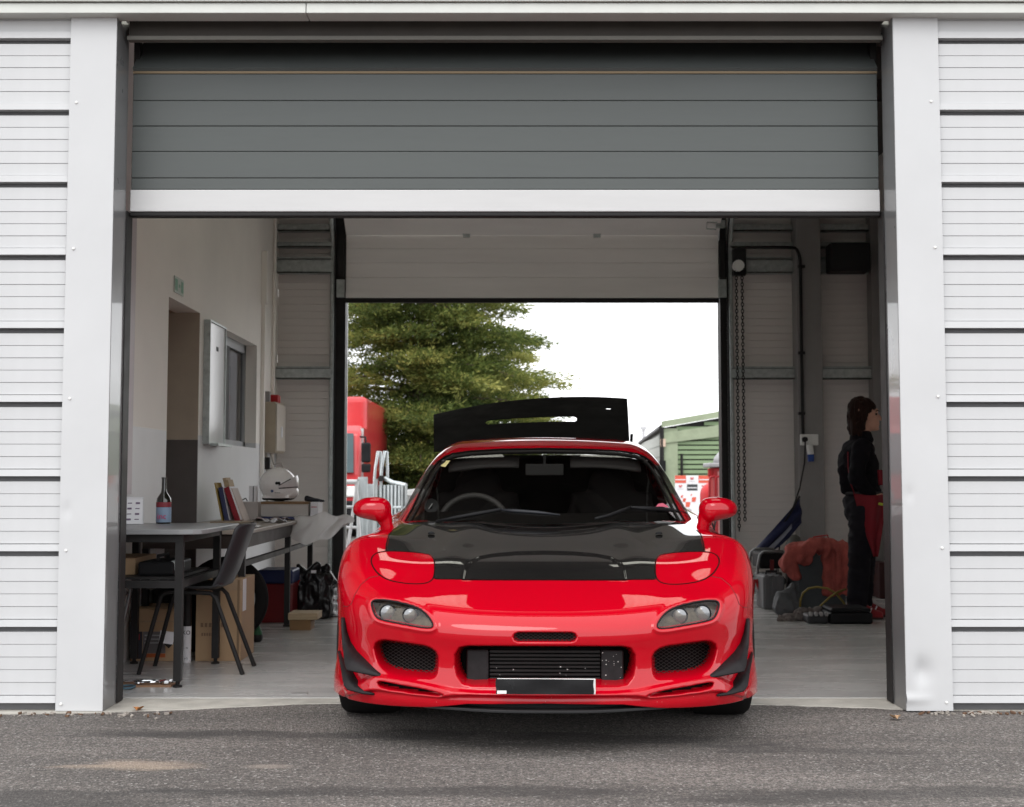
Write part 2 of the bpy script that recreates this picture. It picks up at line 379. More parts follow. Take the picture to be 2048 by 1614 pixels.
# dark jambs, head and pelmet
jl = MB().box(OL-.035, OL+.0015, .004, .195, .004, ztop).build('door_jamb', M_jamb, bld, bevel=.002)
jr = MB().box(OR-.0015, OR+.035, .004, .195, .004, ztop).build('door_jamb', M_jamb, bld, bevel=.002)
zp0, zp1 = at(1000,80,.10).z, at(1000,72,.10).z
pm = MB(); pm.box(OL+.02, OR-.02, .125, .135, zp1, 3.1)
pm.build('pelmet', M_pelmet, bld)
MB().box(OL+.02, OR-.02, .095, .139, zp0, zp1-.001).build('pelmet_lip', mat('lip_grey', (.15,.145,.13), .5), bld)
fz0, fz1, fz2 = at(1000,26,-.06).z, at(1000,6,-.06).z, at(1000,-30,-.09).z
fs = MB().box(-4.3,-.895,-.06,.0515,fz0,fz1).build('fascia', M_fascia, bld, bevel=.003)
MB().box(-.892,4.3,-.06,.0515,fz0,fz1).build('fascia', M_fascia, bld, bevel=.003)
MB().box(-4.3,4.3,-.075,.0515,fz1+.004,fz2).build('gutter', M_fascia, bld, bevel=.004)
# outer side walls, roof with two rooflights and an added unseen pair brightening the interior
MB().box(-4.25,-4.15,.2,RY+.1,0,3.8).build('outer_wall', M_liner, bld)
MB().box(RX_,RX_+.1,.2,RY+.1,0,3.8).build('side_wall', M_liner, bld)
RLX = ((-1.28,-.42), (.82,1.68)); RLY = (4.22, 4.98); RLY_ADDED = (1.45, 2.8); RZ = 3.8
rf = MB(); xs = [-4.3, RLX[0][0], RLX[0][1], RLX[1][0], RLX[1][1], 4.3]
for i in range(5):
    if i in (1, 3): rf.box(xs[i], xs[i+1], -.05, RLY_ADDED[0], RZ, RZ+.06); rf.box(xs[i], xs[i+1], RLY_ADDED[1], RLY[0], RZ, RZ+.06); rf.box(xs[i], xs[i+1], RLY[1], RY+.2, RZ, RZ+.06)
    else: rf.box(xs[i], xs[i+1], -.05, RY+.2, RZ, RZ+.06)
roof = rf.build('roof', mat('roof_liner', (.075,.070,.067), .7, var=.08, spec=.1), bld)
M_rl = translucent('rooflight_grp', (.88,.87,.76), .85)
for a, b_, ya, yb in [(*q, *r) for q in RLX for r in (RLY, RLY_ADDED)]:
    MB().grid(lambda u, v: (a+(b_-a)*u, ya+(yb-ya)*v, RZ+.03+.012*math.cos(u*9*2*math.pi)), 72, 4).build('rooflight', M_rl, roof)
for y in (1.2, 3.0, 3.75): MB().box(-2.07,3.21,y-.03,y+.03,RZ-.16,RZ-.002).build('purlin', mat('roof_liner', (.075,.070,.067)), roof)

# partition wall with a recessed doorway and a window opening
DY0, DY1, DZ = 2.39, 3.24, 2.08; WY0, WY1, WZ0, WZ1 = 4.05, 5.32, 1.23, 2.06; DADO = 1.27
def wallseg(z0, z1, y0, y1, b, mi): b.box(WX-.16, WX, y0, y1, z0, z1, mi)
pw = MB()
for y0, y1 in ((.2, DY0), (DY1, WY0)): wallseg(0, DADO, y0, y1, pw, 1); wallseg(DADO, 3.8, y0, y1, pw, 0)
wallseg(DZ, 3.8, DY0, DY1, pw, 0)
wallseg(0, WZ0, WY0, WY1, pw, 1); wallseg(WZ1, 3.8, WY0, WY1, pw, 0)
wallseg(0, DADO, WY1, RY, pw, 1); wallseg(DADO, 3.8, WY1, RY, pw, 0)
part_wall = pw.build('partition_wall', [M_cream, M_dado], bld)
rec = MB()
rec.box(WX-.62, WX-.001, DY1-.012, DY1+.05, DADO-.03, DZ, 0).box(WX-.62, WX-.001, DY1-.012, DY1+.05, 0, DADO-.031, 1)
rec.box(WX-.62, WX-.16, DY0-.05, DY1+.05, DZ-.001, DZ+.06, 0).box(WX-.62, WX-.16, DY0-.05, DY0, 0, DZ, 0)
rec.build('door_recess', [M_tan, M_brown], part_wall)
MB().box(WX-.66, WX-.62, DY0-.05, DY1+.05, 0, DZ+.05).build('inner_door', mat('inner_door', (.30,.24,.18), .5), bld)
# window: frame, sliding sash, panes
win = MB(); win.box(WX-.15, WX-.09, WY0, WY1, WZ0, WZ0+.05).box(WX-.15, WX-.09, WY0, WY1, WZ1-.07, WZ1).box(WX-.15, WX-.09, WY0, WY0+.04, WZ0, WZ1).box(WX-.15, WX-.09, WY1-.05, WY1, WZ0, WZ1)
wf = win.build('window', mat('aluminium_grey', (.33,.34,.35), .4, metal=.5), bld)
ym = (WY0+WY1)/2 - .1
MB().box(WX-.135, WX-.085, ym-.06, ym+.06, WZ0+.05, WZ1-.07).build('sash_bar', M_steel, wf)
M_pane = glass('dim_window_glass', (.25,.25,.26))
MB().box(WX-.125, WX-.119, WY0+.04, ym-.06, WZ0+.05, WZ1-.07).build('pane', M_pane, wf)
MB().box(WX-.112, WX-.106, ym+.06, WY1-.05, WZ0+.05, WZ1-.07).build('pane', M_pane, wf)
MB().box(-2.9,-2.85,DY1+.1,RY,0,3.7).build('office_wall', M_cream, bld)
# front return of the partition (pale flashing with pencil-thin edge)
p0 = at(262, 432, 1.55)
MB().box(WX-.01, WX+.012, 1.30, 1.60, .9, 3.6).build('wall_flashing', mat('pale_lilac', (.55,.50,.52), .5), part_wall)
# conduits on the partition wall
MB().box(WX+.001, WX+.03, 5.50, 5.55, 1.0, 2.86).build('conduit', M_cream, part_wall)
MB().box(WX+.001, WX+.045, 5.47, 5.58, 2.42, 2.86).build('trunking', M_cream, part_wall)
MB().tube([(WX+.02,6.0,FZ+.6),(WX+.02,6.0,3.4)], .014, 8).build('conduit', M_cream, part_wall)

# rear wall: liner boards, rails, stanchions
DLX, DRX = at(690,900,RY).x, at(1442,900,RY).x
bh = .0645
def rear_bay(x0, x1):
    rw = MB().box(x0, x1, RY+.03, RY+.12, 0, 3.8).build('rear_wall', M_liner, bld)
    b = MB().box(0, x1-x0, 0, .029, 0, bh-.002); me = b.mesh('liner_board'); me.materials.append(M_liner)
    for k in range(int(3.7/bh)): share('liner_board', me, rw, Matrix.Translation((x0, RY + (.003 if k % 9 == 4 else 0), FZ + k*bh)))
    return rw
rear_bay(WX, DLX-.05); rear_bay(DRX+.05, RX_)
MB().box(DLX-.05, DRX+.05, RY+.03, RY+.12, 3.45, 3.8).build('rear_lintel', M_liner, bld)
def rail(x0, x1, py0, py1):
    z1, z0 = at(1024,py0,RY-.1).z, at(1024,py1,RY-.1).z
    r = MB().box(x0, x1, RY-.105, RY-.002, z1-.012, z1).box(x0, x1, RY-.105, RY-.1, z0, z1-.05*(z1-z0)*4).box(x0, x1, RY-.105, RY-.002, z0, z0+.01).box(x0,x1,RY-.06,RY-.05,z0+.01,z1-.012)
    return r.build('wall_rail', M_galv, bld)
for py0, py1 in ((733,758), (514,546), (484,494), (448,462)):
    rail(WX+.005, DLX-.12, py0, py1); rail(DRX+.08, 2.47, py0, py1); rail(2.70, RX_-.005, py0, py1)
MB().box(2.475,2.69,RY-.21,RY-.003,0,3.79).build('stanchion', M_colgrey, bld, bevel=.004)
MB().box(3.14,3.205,RY-.16,RY-.003,0,3.79).build('stanchion', M_colgrey, bld)
MB().box(2.98,3.205,.5,.62,0,3.79).build('stanchion', M_steel, bld)
# door frames at the rear opening
MB().box(DLX-.105,DLX-.002,RY-.03,RY+.14,FZ,3.4).build('rear_jamb', M_steel, bld)
MB().box(DRX+.002,DRX+.06,RY-.03,RY+.14,FZ,3.4).build('rear_jamb', M_steel, bld)
MB().box(DLX-.022,DLX-.006,RY+.145,RY+.2,FZ,2.6).build('jamb_edge', M_plastic_w, bld)

# ================================================================== front overhead door (half raised)
FY = .225
fd = thing('overhead_door', 'grey slatted overhead door half raised above the red car, white bottom rail', 'door', (0,FY,2.1))
zs = [at(1000,py,FY).z for py in (423.5,379,356,303,252,201,147)]
MB().box(OL+.012,OR-.012,FY-.006,FY+.045,zs[0],zs[1]-.002).build('bottom_rail', M_slat_w, fd, bevel=.004)
MB().box(OL+.010,OR-.010,FY-.002,FY+.05,at(1000,433,FY).z,zs[0]-.001).build('rubber_seal', M_black, fd, bevel=.006)
for i in range(1, 6): MB().box(OL+.014,OR-.014,FY+.0015*(i % 2),FY+.042,zs[i]+.001,zs[i+1]-.001).build('slat', M_slat, fd, bevel=.003)
z9 = at(1000,80,FY+.22).z
b = MB(); zz = zs[6]+.012
b.add([(OL+.014,FY,zz),(OR-.014,FY,zz),(OR-.014,FY+.30,zz+.30),(OL+.014,FY+.30,zz+.30)], [(0,1,2,3)])
b.build('slat', M_slat, fd, solid=.03)
MB().box(OL+.014,OR-.014,FY-.004,FY+.03,zs[6]-.001,zs[6]+.010).build('hinge_strip', mat('brass_strip', (.16,.12,.075), .45, metal=.4), fd)
top = MB()
top.box(OL+.06,OR-.055,FY+.45,FY+.945,3.42,3.46)
top.build('raised_section', M_slat, fd)
for s, x in ((1, OL), (-1, OR)):
    MB().box(min(x+s*.002,x+s*.008), max(x+s*.002,x+s*.008), FY-.035, FY+.06, FZ, zs[0]).build('guide_track', M_steel, fd, bevel=.003)
    MB().box(min(x+s*.003,x+s*.030), max(x+s*.003,x+s*.030), FY+.047, FY+.09, zs[0]+.002, 3.3).build('guide_track', M_steel, fd)

# ================================================================== rear overhead door
rd = thing('overhead_door', 'pale sectional overhead door raised at the rear opening under two small hinges', 'door', (.18,RY,2.5))
yR = RY - .02
zr = [at(1000,py,yR).z for py in (605,596,584,555,526,497,469)]
x0, x1 = DLX-.002, DRX-.005
MB().box(x0,x1,yR,yR+.04,zr[0],zr[1]-.001).build('rubber_seal', M_black, rd)
MB().box(x0,x1,yR-.012,yR+.04,zr[1],zr[2]).build('bottom_rail', M_door_in, rd)
for i in range(2, 6): MB().box(x0,x1,yR,yR+.04,zr[i]+.001,zr[i+1]-.001).build('door_panel', M_door_in, rd, bevel=.002)
b = MB().add([(x0,yR,zr[6]+.004),(x1,yR,zr[6]+.004),(x1,yR-.42,zr[6]+.27),(x0,yR-.42,zr[6]+.27)], [(0,1,2,3)]); b.build('door_panel', M_door_in, rd, solid=.03)
for px in (933, 1194):
    h = at(px, 468, yR-.012)
    MB().box(h.x-.03,h.x+.03,yR-.02,yR-.001,h.z-.03,h.z-.004).box(h.x-.03,h.x+.03,yR-.03,yR-.012,h.z+.006,h.z+.026).tube([(h.x-.034,yR-.02,h.z),(h.x+.034,yR-.02,h.z)],.006,8).build('hinge', M_galv, rd)
for xx, sx in ((DLX-.045, -1), (DRX+.02, 1)):
    MB().box(xx-.035,xx+.035,yR-.05,yR-.004,zr[0]+.04,at(1000,560,yR).z).build('roller_bracket', M_galv, rd, bevel=.004)
    MB().box(xx-.03,xx+.03,yR-.045,yR-.004,at(1000,556,yR).z,at(1000,482,yR).z).build('end_stile', M_steel, rd, bevel=.004)
    # curved track: up, then bending in under the roof
    tr = [(xx+sx*.07, yR-.03, FZ), (xx+sx*.07, yR-.03, 2.95)] + [(xx+sx*.07, yR-.03-.45*(1-math.cos(a*math.pi/16)), 2.95+.45*math.sin(a*math.pi/16)) for a in range(1,9)] + [(xx+sx*.07, 2.5, 3.41)]
    MB().tube(tr, .022, 6, ry=.03).build('curved_track', M_galv, rd, smooth=50)
    MB().tube([(p[0]-sx*.02, p[1]+.0, p[2]) for p in tr], .012, 6).build('curved_track', M_steel, rd, smooth=50)
h = at(1436,450,yR-.12)
MB().box(h.x-.02,h.x+.06,h.y-.02,h.y,h.z-.03,h.z+.04).tube([(h.x-.01,h.y-.03,h.z+.02),(h.x-.10,h.y-.03,h.z+.02),(h.x-.105,h.y-.03,h.z-.04),(h.x-.02,h.y-.03,h.z-.045)],.007,8).build('latch_handle', M_galv, rd)
# chain hoist beside the rear door
ch = at(1477, 525, RY-.14)
ct = thing('chain_hoist', 'dark chain hoist box on the rear wall with two hanging chain strands', 'hoist', (ch.x,ch.y,.6))
MB().box(ch.x-.055,ch.x+.06,ch.y-.05,RY-.11,ch.z-.12,ch.z+.12).build('gear_box', M_steel, ct, bevel=.01)
MB().lathe([(.0,-.03),(.05,-.03),(.05,-.01),(.035,0),(.05,.01),(.05,.03),(0,.03)], 16, Matrix.Translation((ch.x-.015,ch.y-.07,ch.z-.04)) @ Matrix.Rotation(R(90),4,'X')).build('chain_wheel', M_plastic_w, ct)
for dx, z1 in ((-.032, .55), (.018, .62)):
    lk = MB(); z = ch.z-.06; k = 0
    while z > z1:
        ang = 0 if k % 2 else math.pi/2
        pts = [(ch.x+dx+math.cos(a)*.011*math.cos(ang), ch.y-.07+math.cos(a)*.011*math.sin(ang), z+math.sin(a)*.019) for a in [q*2*math.pi/8 for q in range(8)]]
        lk.tube(pts, .0042, 4, closed=True); z -= .029; k += 1
    lk.build('chain', M_steel, ct)
# dark box high on the rear wall
sp = at(1694,518,RY-.2)
s_ = thing('wall_speaker', 'square black speaker box high on the rear wall above the person', 'speaker', (sp.x, RY-.1, sp.z-.15))
MB().box(sp.x-.17,sp.x+.17,RY-.33,RY-.125,sp.z-.125,sp.z+.125).build('cabinet', M_black, s_, bevel=.012)
MB().box(sp.x-.155,sp.x+.155,RY-.336,RY-.331,sp.z-.11,sp.z+.11).build('grille', mat('speaker_cloth', (.02,.02,.02), .8, bump=.4, bs=400), s_)
MB().box(sp.x-.03,sp.x+.03,RY-.125,RY-.004,sp.z-.04,sp.z+.04).build('bracket', M_steel, s_)
# black cable conduit down the stanchion, with clips
cx = at(1603,700,RY-.23).x; cy = RY-.235
pp = [(at(1492,495,cy).x, cy, at(1492,495,cy).z), (at(1575,495,cy).x, cy, at(1575,495,cy).z)] + [(cx-.06+.06*math.sin(a*math.pi/12), cy, at(1575,495,cy).z-.14*(1-math.cos(a*math.pi/12))) for a in range(1,7)] + [(cx, cy, at(1603,868,cy).z)]
cc = thing('cable_conduit', 'black cable conduit bending down the grey stanchion to a wall socket', 'conduit', (cx, cy, 1.3))
MB().tube(pp, .014, 8).build('pipe', M_black, cc, smooth=50)
for py in (533,706,827):
    q = at(1603,py,cy); MB().box(q.x-.028,q.x+.028,cy-.018,cy+.02,q.z-.012,q.z+.012).build('clip', M_black, cc)
q = at(1618,879,cy)
sk = thing('wall_socket', 'white double socket on the grey stanchion with a blue plug below', 'socket', (q.x,cy,q.z-.1))
MB().box(q.x-.075,q.x+.075,cy-.03,RY-.212,q.z-.05,q.z+.045).build('socket_box', M_plastic_w, sk, bevel=.006)
MB().lathe([(0,-.02),(.024,-.02),(.022,.03),(0,.03)], 14, Matrix.Translation((q.x-.045,cy-.04,q.z)) @ Matrix.Rotation(R(90),4,'X')).build('round_plug', M_black, sk, smooth=40)
MB().tube([(q.x-.005,cy-.035,q.z-.05),(q.x-.002,cy-.045,q.z-.09),(q.x+.002,cy-.05,q.z-.13)], [.028,.03,.028], 12).build('plug_body', M_plastic_w, sk, smooth=40)
MB().tube([(q.x+.002,cy-.05,q.z-.13),(q.x+.004,cy-.052,q.z-.19)], [.030,.026], 12).build('blue_plug', mat('plug_blue', (.02,.06,.25), .4), sk, smooth=40)
cabp = [(q.x-.045,cy-.06,q.z-.01),(q.x-.06,cy-.09,q.z-.2),(q.x-.11,cy-.11,q.z-.42),(q.x-.2,cy-.13,q.z-.66),(q.x-.29,cy-.16,q.z-.84),(q.x-.32,cy-.2,q.z-1.05),(q.x-.33,cy-.3,FZ+.01)]
tag(MB().tube(cabp, .0065, 6).build('power_cable', M_black, smooth=True), 'thin black cable hanging from the wall socket towards the blue flag', 'cable')
# ================================================================== the red coupe
# car space: x across, y back from the nose, z up; the car's axis runs through the camera's foot point
D0 = 5.07; AX = 1089.0
car_yaw = -math.atan((AX - CX) / FPX)
car = thing('sports_car', 'low red sports coupe with black carbon bonnet parked half inside the garage', 'car',
            (-math.sin(car_yaw)*D0, CAMY + math.cos(car_yaw)*D0, 0), car_yaw, local=True)
def mat_paint():
    m = bpy.data.materials.new('red_paint'); m.use_nodes = True; n = m.node_tree.nodes; l = m.node_tree.links; b = n['Principled BSDF']
    tc = n.new('ShaderNodeTexCoord'); nz = n.new('ShaderNodeTexNoise'); nz.inputs['Scale'].default_value = 260; nz.inputs['Detail'].default_value = 2; l.new(tc.outputs['Object'], nz.inputs['Vector'])
    cr = n.new('ShaderNodeMix'); cr.data_type = 'RGBA'; cr.inputs[6].default_value = (.385,.0004,.007,1); cr.inputs[7].default_value = (.44,.0008,.010,1)
    l.new(nz.outputs[0], cr.inputs[0])
    # stone chips low on the nose
    vo = n.new('ShaderNodeTexVoronoi'); vo.inputs['Scale'].default_value = 42; l.new(tc.outputs['Object'], vo.inputs['Vector'])
    lt = n.new('ShaderNodeMath'); lt.operation = 'LESS_THAN'; lt.inputs[1].default_value = .035; l.new(vo.outputs['Distance'], lt.inputs[0])
    sx = n.new('ShaderNodeSeparateXYZ'); l.new(tc.outputs['Object'], sx.inputs[0])
    lz = n.new('ShaderNodeMath'); lz.operation = 'LESS_THAN'; lz.inputs[1].default_value = .205; l.new(sx.outputs[2], lz.inputs[0])
    mu = n.new('ShaderNodeMath'); mu.operation = 'MULTIPLY'; l.new(lt.outputs[0], mu.inputs[0]); l.new(lz.outputs[0], mu.inputs[1])
    c2 = n.new('ShaderNodeMix'); c2.data_type = 'RGBA'; c2.inputs[7].default_value = (.5,.42,.40,1); l.new(mu.outputs[0], c2.inputs[0]); l.new(cr.outputs[2], c2.inputs[6])
    l.new(c2.outputs[2], b.inputs['Base Color']); b.inputs['Roughness'].default_value = .45
    b.inputs['Coat Weight'].default_value = 1; b.inputs['Coat Roughness'].default_value = .015; b.inputs['Coat IOR'].default_value = 1.5; b.inputs['Specular IOR Level'].default_value = .0
    return m
M_paint = mat_paint()
def mat_carbon():
    m = bpy.data.materials.new('carbon'); m.use_nodes = True; n = m.node_tree.nodes; l = m.node_tree.links; b = n['Principled BSDF']
    tc = n.new('ShaderNodeTexCoord'); mp = n.new('ShaderNodeMapping'); mp.inputs['Rotation'].default_value = (0,0,R(45)); mp.inputs['Scale'].default_value = (1,1,0); l.new(tc.outputs['Object'], mp.inputs[0])
    ck = n.new('ShaderNodeTexChecker'); ck.inputs['Scale'].default_value = 420; ck.inputs[1].default_value = (.004,.0036,.0036,1); ck.inputs[2].default_value = (.010,.009,.009,1); l.new(mp.outputs[0], ck.inputs[0])
    l.new(ck.outputs[0], b.inputs['Base Color']); b.inputs['Roughness'].default_value = .4
    b.inputs['Coat Weight'].default_value = 1; b.inputs['Coat Roughness'].default_value = .02; b.inputs['Coat IOR'].default_value = 1.5; b.inputs['Specular IOR Level'].default_value = .05
    return m
M_carbon = mat_carbon()
M_gap = mat('panel_gap', (.006,.004,.004), .8, spec=.05)
M_void = mat('intake_black', (.006,.006,.006), .8, spec=.05)
M_bk = mat('black_plastic', (.012,.012,.013), .5, var=.2, spec=.12)
M_canard = mat('canard_grey', (.015,.013,.014), .5, var=.2, spec=.15)
M_tyre = mat('tyre', (.012,.011,.011), .8, var=.25, spec=.1)
M_rim = mat('rim_grey', (.10,.10,.105), .3, metal=.8)
M_scr = glass('windscreen_glass', (.55,.55,.54), .01, ior=1.5)
M_sideg = glass('side_glass', (.55,.55,.55), .02)
M_lens = glass('lamp_lens', (.72,.68,.62), .03, ior=1.5)
M_trimk = mat('cabin_black', (.016,.014,.013), .8, var=.2, spec=.1)

# ---- smooth tables
def smooth_table(xs, ys, lo, hi, step, sig):
    g = np.arange(lo, hi + step, step); v = np.interp(g, xs, ys); k = int(4*sig/step); t = np.arange(-k, k+1)*step
    ker = np.exp(-.5*(t/sig)**2); ker /= ker.sum(); v = np.convolve(np.pad(v, k, mode='edge'), ker, 'valid'); return lambda q: np.interp(q, g, v)
YS = [-.3,-.05,.05,.12,.22,.35,.55,.75,.93,1.35,2.0,3.0,3.6,4.1,4.3,4.6]
XS = [0,.2,.4,.55,.68,.78,.84,.87,1.0]
ZT = np.array([
 [.38,.38,.38,.37,.36,.35,.34,.33,.31], [.455,.453,.448,.44,.43,.42,.40,.39,.36], [.490,.489,.485,.476,.46,.445,.43,.42,.385],
 [.518,.517,.513,.505,.488,.468,.45,.435,.40], [.555,.555,.551,.541,.522,.50,.48,.465,.42], [.596,.596,.592,.578,.560,.538,.518,.50,.445],
 [.656,.656,.654,.651,.648,.628,.60,.58,.50], [.687,.687,.684,.690,.702,.692,.675,.662,.57], [.720,.720,.718,.722,.745,.742,.730,.715,.63],
 [.795,.795,.79,.785,.770,.745,.71,.68,.58], [.83,.83,.83,.82,.81,.80,.77,.73,.60], [.85,.85,.85,.85,.85,.84,.81,.77,.62],
 [.87,.87,.87,.87,.86,.84,.80,.76,.62], [.87,.87,.87,.86,.84,.81,.77,.72,.60], [.85,.85,.85,.84,.82,.78,.74,.70,.58], [.80]*9])
gx = np.arange(0, 1.0001, .005); gy = np.arange(-.3, 4.6001, .01)
_t = np.array([np.interp(gx, XS, r) for r in ZT]); ZG = np.array([np.interp(gy, YS, _t[:, i]) for i in range(len(gx))])     # [x,y]
def gblur(A, ax, sig, step, refl):
    k = int(4*sig/step); t = np.arange(-k, k+1)*step; ker = np.exp(-.5*(t/sig)**2); ker /= ker.sum()
    A = np.moveaxis(A, ax, 0); lo = A[1:k+1][::-1] if refl else np.repeat(A[:1], k, 0); P = np.concatenate([lo, A, np.repeat(A[-1:], k, 0)])
    return np.moveaxis(sum(ker[i]*P[i:i+len(A)] for i in range(2*k+1)), 0, ax)
ZG = gblur(gblur(ZG, 0, .035, .005, True), 1, .045, .01, False)
def ztop_(x, y):
    fx = np.clip(np.abs(x)/.005, 0, len(gx)-1.001); fy = np.clip((y+.3)/.01, 0, len(gy)-1.001)
    i = fx.astype(int); j = fy.astype(int); u = fx-i; v = fy-j
    return ZG[i,j]*(1-u)*(1-v)+ZG[i+1,j]*u*(1-v)+ZG[i,j+1]*(1-u)*v+ZG[i+1,j+1]*u*v
Wy = smooth_table([-.5,.6,.93,1.35,1.9,2.6,3.35,3.8,4.1,5], [.834,.836,.872,.848,.838,.85,.885,.87,.83,.8], -.5, 5, .01, .1)
Bz = smooth_table([0,.13,.17,.22,.30,.37,.44,.6,1.2], [.05,.03,.0,.008,.024,.018,.0,.0,.0], 0, 1.2, .005, .015)
Fz = smooth_table([0,.16,.22,.36,1.2], [.016,.020,.016,.004,0], 0, 1.2, .005, .03)
def smax(a, b, k):
    h = np.maximum(k - np.abs(a-b), 0)/k; return np.maximum(a, b) + h*h*k*.25
LF, LR = .75, .5
def f_body(x, y, z):
    Wd = Wy(y) + Fz(z)*(y < 1.0)
    yy = y - Bz(z)
    g = (np.abs(x)/Wd)**2.6 + (np.maximum(0, LF-yy)/LF)**2 + (np.maximum(0, y-(4.28-LR))/LR)**2.2
    return smax(z - ztop_(x, y), (g-1)/2.75, .095)
def solve(f, ox, oy, oz, dx, dy, dz, hi):
    lo = np.zeros_like(ox); hi = np.full_like(ox, hi)
    for _ in range(30):
        m = .5*(lo+hi); ins = f(ox+dx*m, oy+dy*m, oz+dz*m) < 0; lo = np.where(ins, m, lo); hi = np.where(ins, hi, m)
    return ox+dx*lo, oy+dy*lo, oz+dz*lo
def project(x, y, z):
    yy = y + D0; zz = z - CAMZ; fw = yy*cP + zz*sP; up = zz*cP - yy*sP
    return FPX*np.asarray(x)/fw, CY - FPX*up/fw                   # lateral px from the car's axis, row
def car_at(dx, py, y):
    a = dx/FPX; b = -(py-CY)/FPX; dyv = cP - b*sP; dzv = sP + b*cP; t = (y+D0)/dyv
    return Vector((a*t, y, CAMZ + dzv*t))
def cast(f, pts, t0=4.6, t1=7.6, off=0.):
    P = np.array(pts, float); a = P[:,0]/FPX; b = -(P[:,1]-CY)/FPX; d = np.stack([a, cP - b*sP, sP + b*cP], 1)
    ts = np.arange(t0, t1, .008); out = []
    for k in range(len(P)):
        X = d[k]*ts[:,None]; v = f(X[:,0], X[:,1]-D0, X[:,2]+CAMZ) < 0
        i = int(np.argmax(v)) if v.any() else len(ts)-1
        lo, hi = ts[max(i-1,0)], ts[i]
        for _ in range(24):
            m = .5*(lo+hi); q = d[k]*m
            if f(q[0:1], q[1:2]-D0, q[2:3]+CAMZ)[0] < 0: hi = m
            else: lo = m
        q = d[k]*(lo-off); out.append(Vector((q[0], q[1]-D0, q[2]+CAMZ)))
    return out
def fold(poly): return [(p[0]-AX, p[1]) for p in poly]
def sd(P, poly):
    """signed distance (px), positive inside"""
    P = np.asarray(P); d = np.full(len(P), 1e9); ins = np.zeros(len(P), bool); n = len(poly)
    for i in range(n):
        a = np.array(poly[i]); b = np.array(poly[(i+1) % n]); e = b-a; w_ = P-a
        t = np.clip((w_@e)/max(e@e, 1e-9), 0, 1); d = np.minimum(d, np.linalg.norm(w_-t[:,None]*e, axis=1))
        c = ((a[1] <= P[:,1]) != (b[1] <= P[:,1])) & (P[:,0] < a[0] + (P[:,1]-a[1])/np.where(abs(e[1]) < 1e-9, 1e-9, e[1])*e[0]); ins ^= c
    return np.where(ins, d, -d)
def rounded(poly, it=2):
    for _ in range(it):
        q = []
        for i in range(len(poly)):
            a, b = poly[i], poly[(i+1) % len(poly)]; q += [(a[0]*.75+b[0]*.25, a[1]*.75+b[1]*.25), (a[0]*.25+b[0]*.75, a[1]*.25+b[1]*.75)]
        poly = q
    return poly
def sstep(a, b, x): t = np.clip((x-a)/(b-a), 0, 1); return t*t*(3-2*t)
def np_mesh(name, V, F, mi=None):
    me = bpy.data.meshes.new(name); me.vertices.add(len(V)); me.vertices.foreach_set('co', np.ascontiguousarray(V, dtype=np.float32).ravel())
    me.loops.add(F.size); me.polygons.add(len(F)); me.loops.foreach_set('vertex_index', F.astype(np.int32).ravel())
    me.polygons.foreach_set('loop_start', np.arange(0, F.size, F.shape[1], dtype=np.int32)); me.polygons.foreach_set('use_smooth', np.ones(len(F), bool))
    if mi is not None: me.polygons.foreach_set('material_index', mi.astype(np.int32))
    me.update(calc_edges=True); return me
def sub(name, V, F, sel, mats, parent, mi=None):
    f = F[sel]; u, inv = np.unique(f, return_inverse=True)
    me = np_mesh(name, V[u], inv.reshape(f.shape), None if mi is None else mi[sel]); return link(name, me, mats, parent)

# ---- outlines read from the photograph (pixels, left half as seen)
CI = fold([(1089,1297),(935,1297),(920,1300),(913,1312),(913,1332),(917,1350),(927,1364),(945,1368),(1089,1369),(1300,1369),(1300,1297)])
SLOT = fold([(1089,1266),(1036,1266),(1029,1269),(1027,1274.5),(1029,1280),(1036,1283),(1089,1283),(1200,1283),(1200,1266)])
SI = fold([(750,1285),(800,1291),(870,1301),(869,1340),(864,1353),(845,1352),(795,1347),(770,1339),(757,1320)])
LS = fold([(755,1363),(772,1365),(800,1371),(838,1377),(872,1385),(888,1391),(868,1391),(830,1387),(795,1382),(770,1377),(757,1371)])
LAMP = fold([(740,1204),(752,1200),(775,1201),(800,1206),(824,1212),(845,1222),(858,1236),(865,1249),(864,1256),(849,1257),(810,1250),(772,1243),(752,1237),(745,1224)])
LIP = fold([(660,1420),(690,1392),(740,1381),(757,1381),(800,1386),(845,1391),(880,1394),(905,1391),(940,1390),(1000,1391),(1089,1392),(1300,1392),(1300,1450),(660,1450)])
BLADE = fold([(748,1351),(775,1354),(815,1361),(860,1370),(905,1380),(960,1384),(1089,1385),(1300,1385),(1300,1450),(700,1450),(690,1380)])
POP = fold([(868,1112),(869,1150),(862,1163),(845,1168.5),(812,1168),(778,1162),(756,1150),(744,1134),(740,1121),(746,1109),(763,1103),(800,1103),(840,1106)])
HOOD = fold([(1300,1160),(1089,1160),(870,1158.5),(860,1156),(860,1116),(840,1112),(800,1109),(768,1106),(772,1088),(778,1068),(786,1060),(800,1046),(800,1000),(1300,1000)])
SCOOP = fold([(926,1159),(930,1138),(940,1124),(958,1114),(985,1109),(1030,1105),(1089,1103.5),(1300,1103.5),(1300,1159)])
SEAM = fold([(757,1152),(737,1156),(720,1170),(708,1190),(702,1207),(694,1214),(684,1213)])
CI, SI, LAMP, POP, LS = CI, rounded(SI), rounded(LAMP), rounded(POP), rounded(LS, 1)

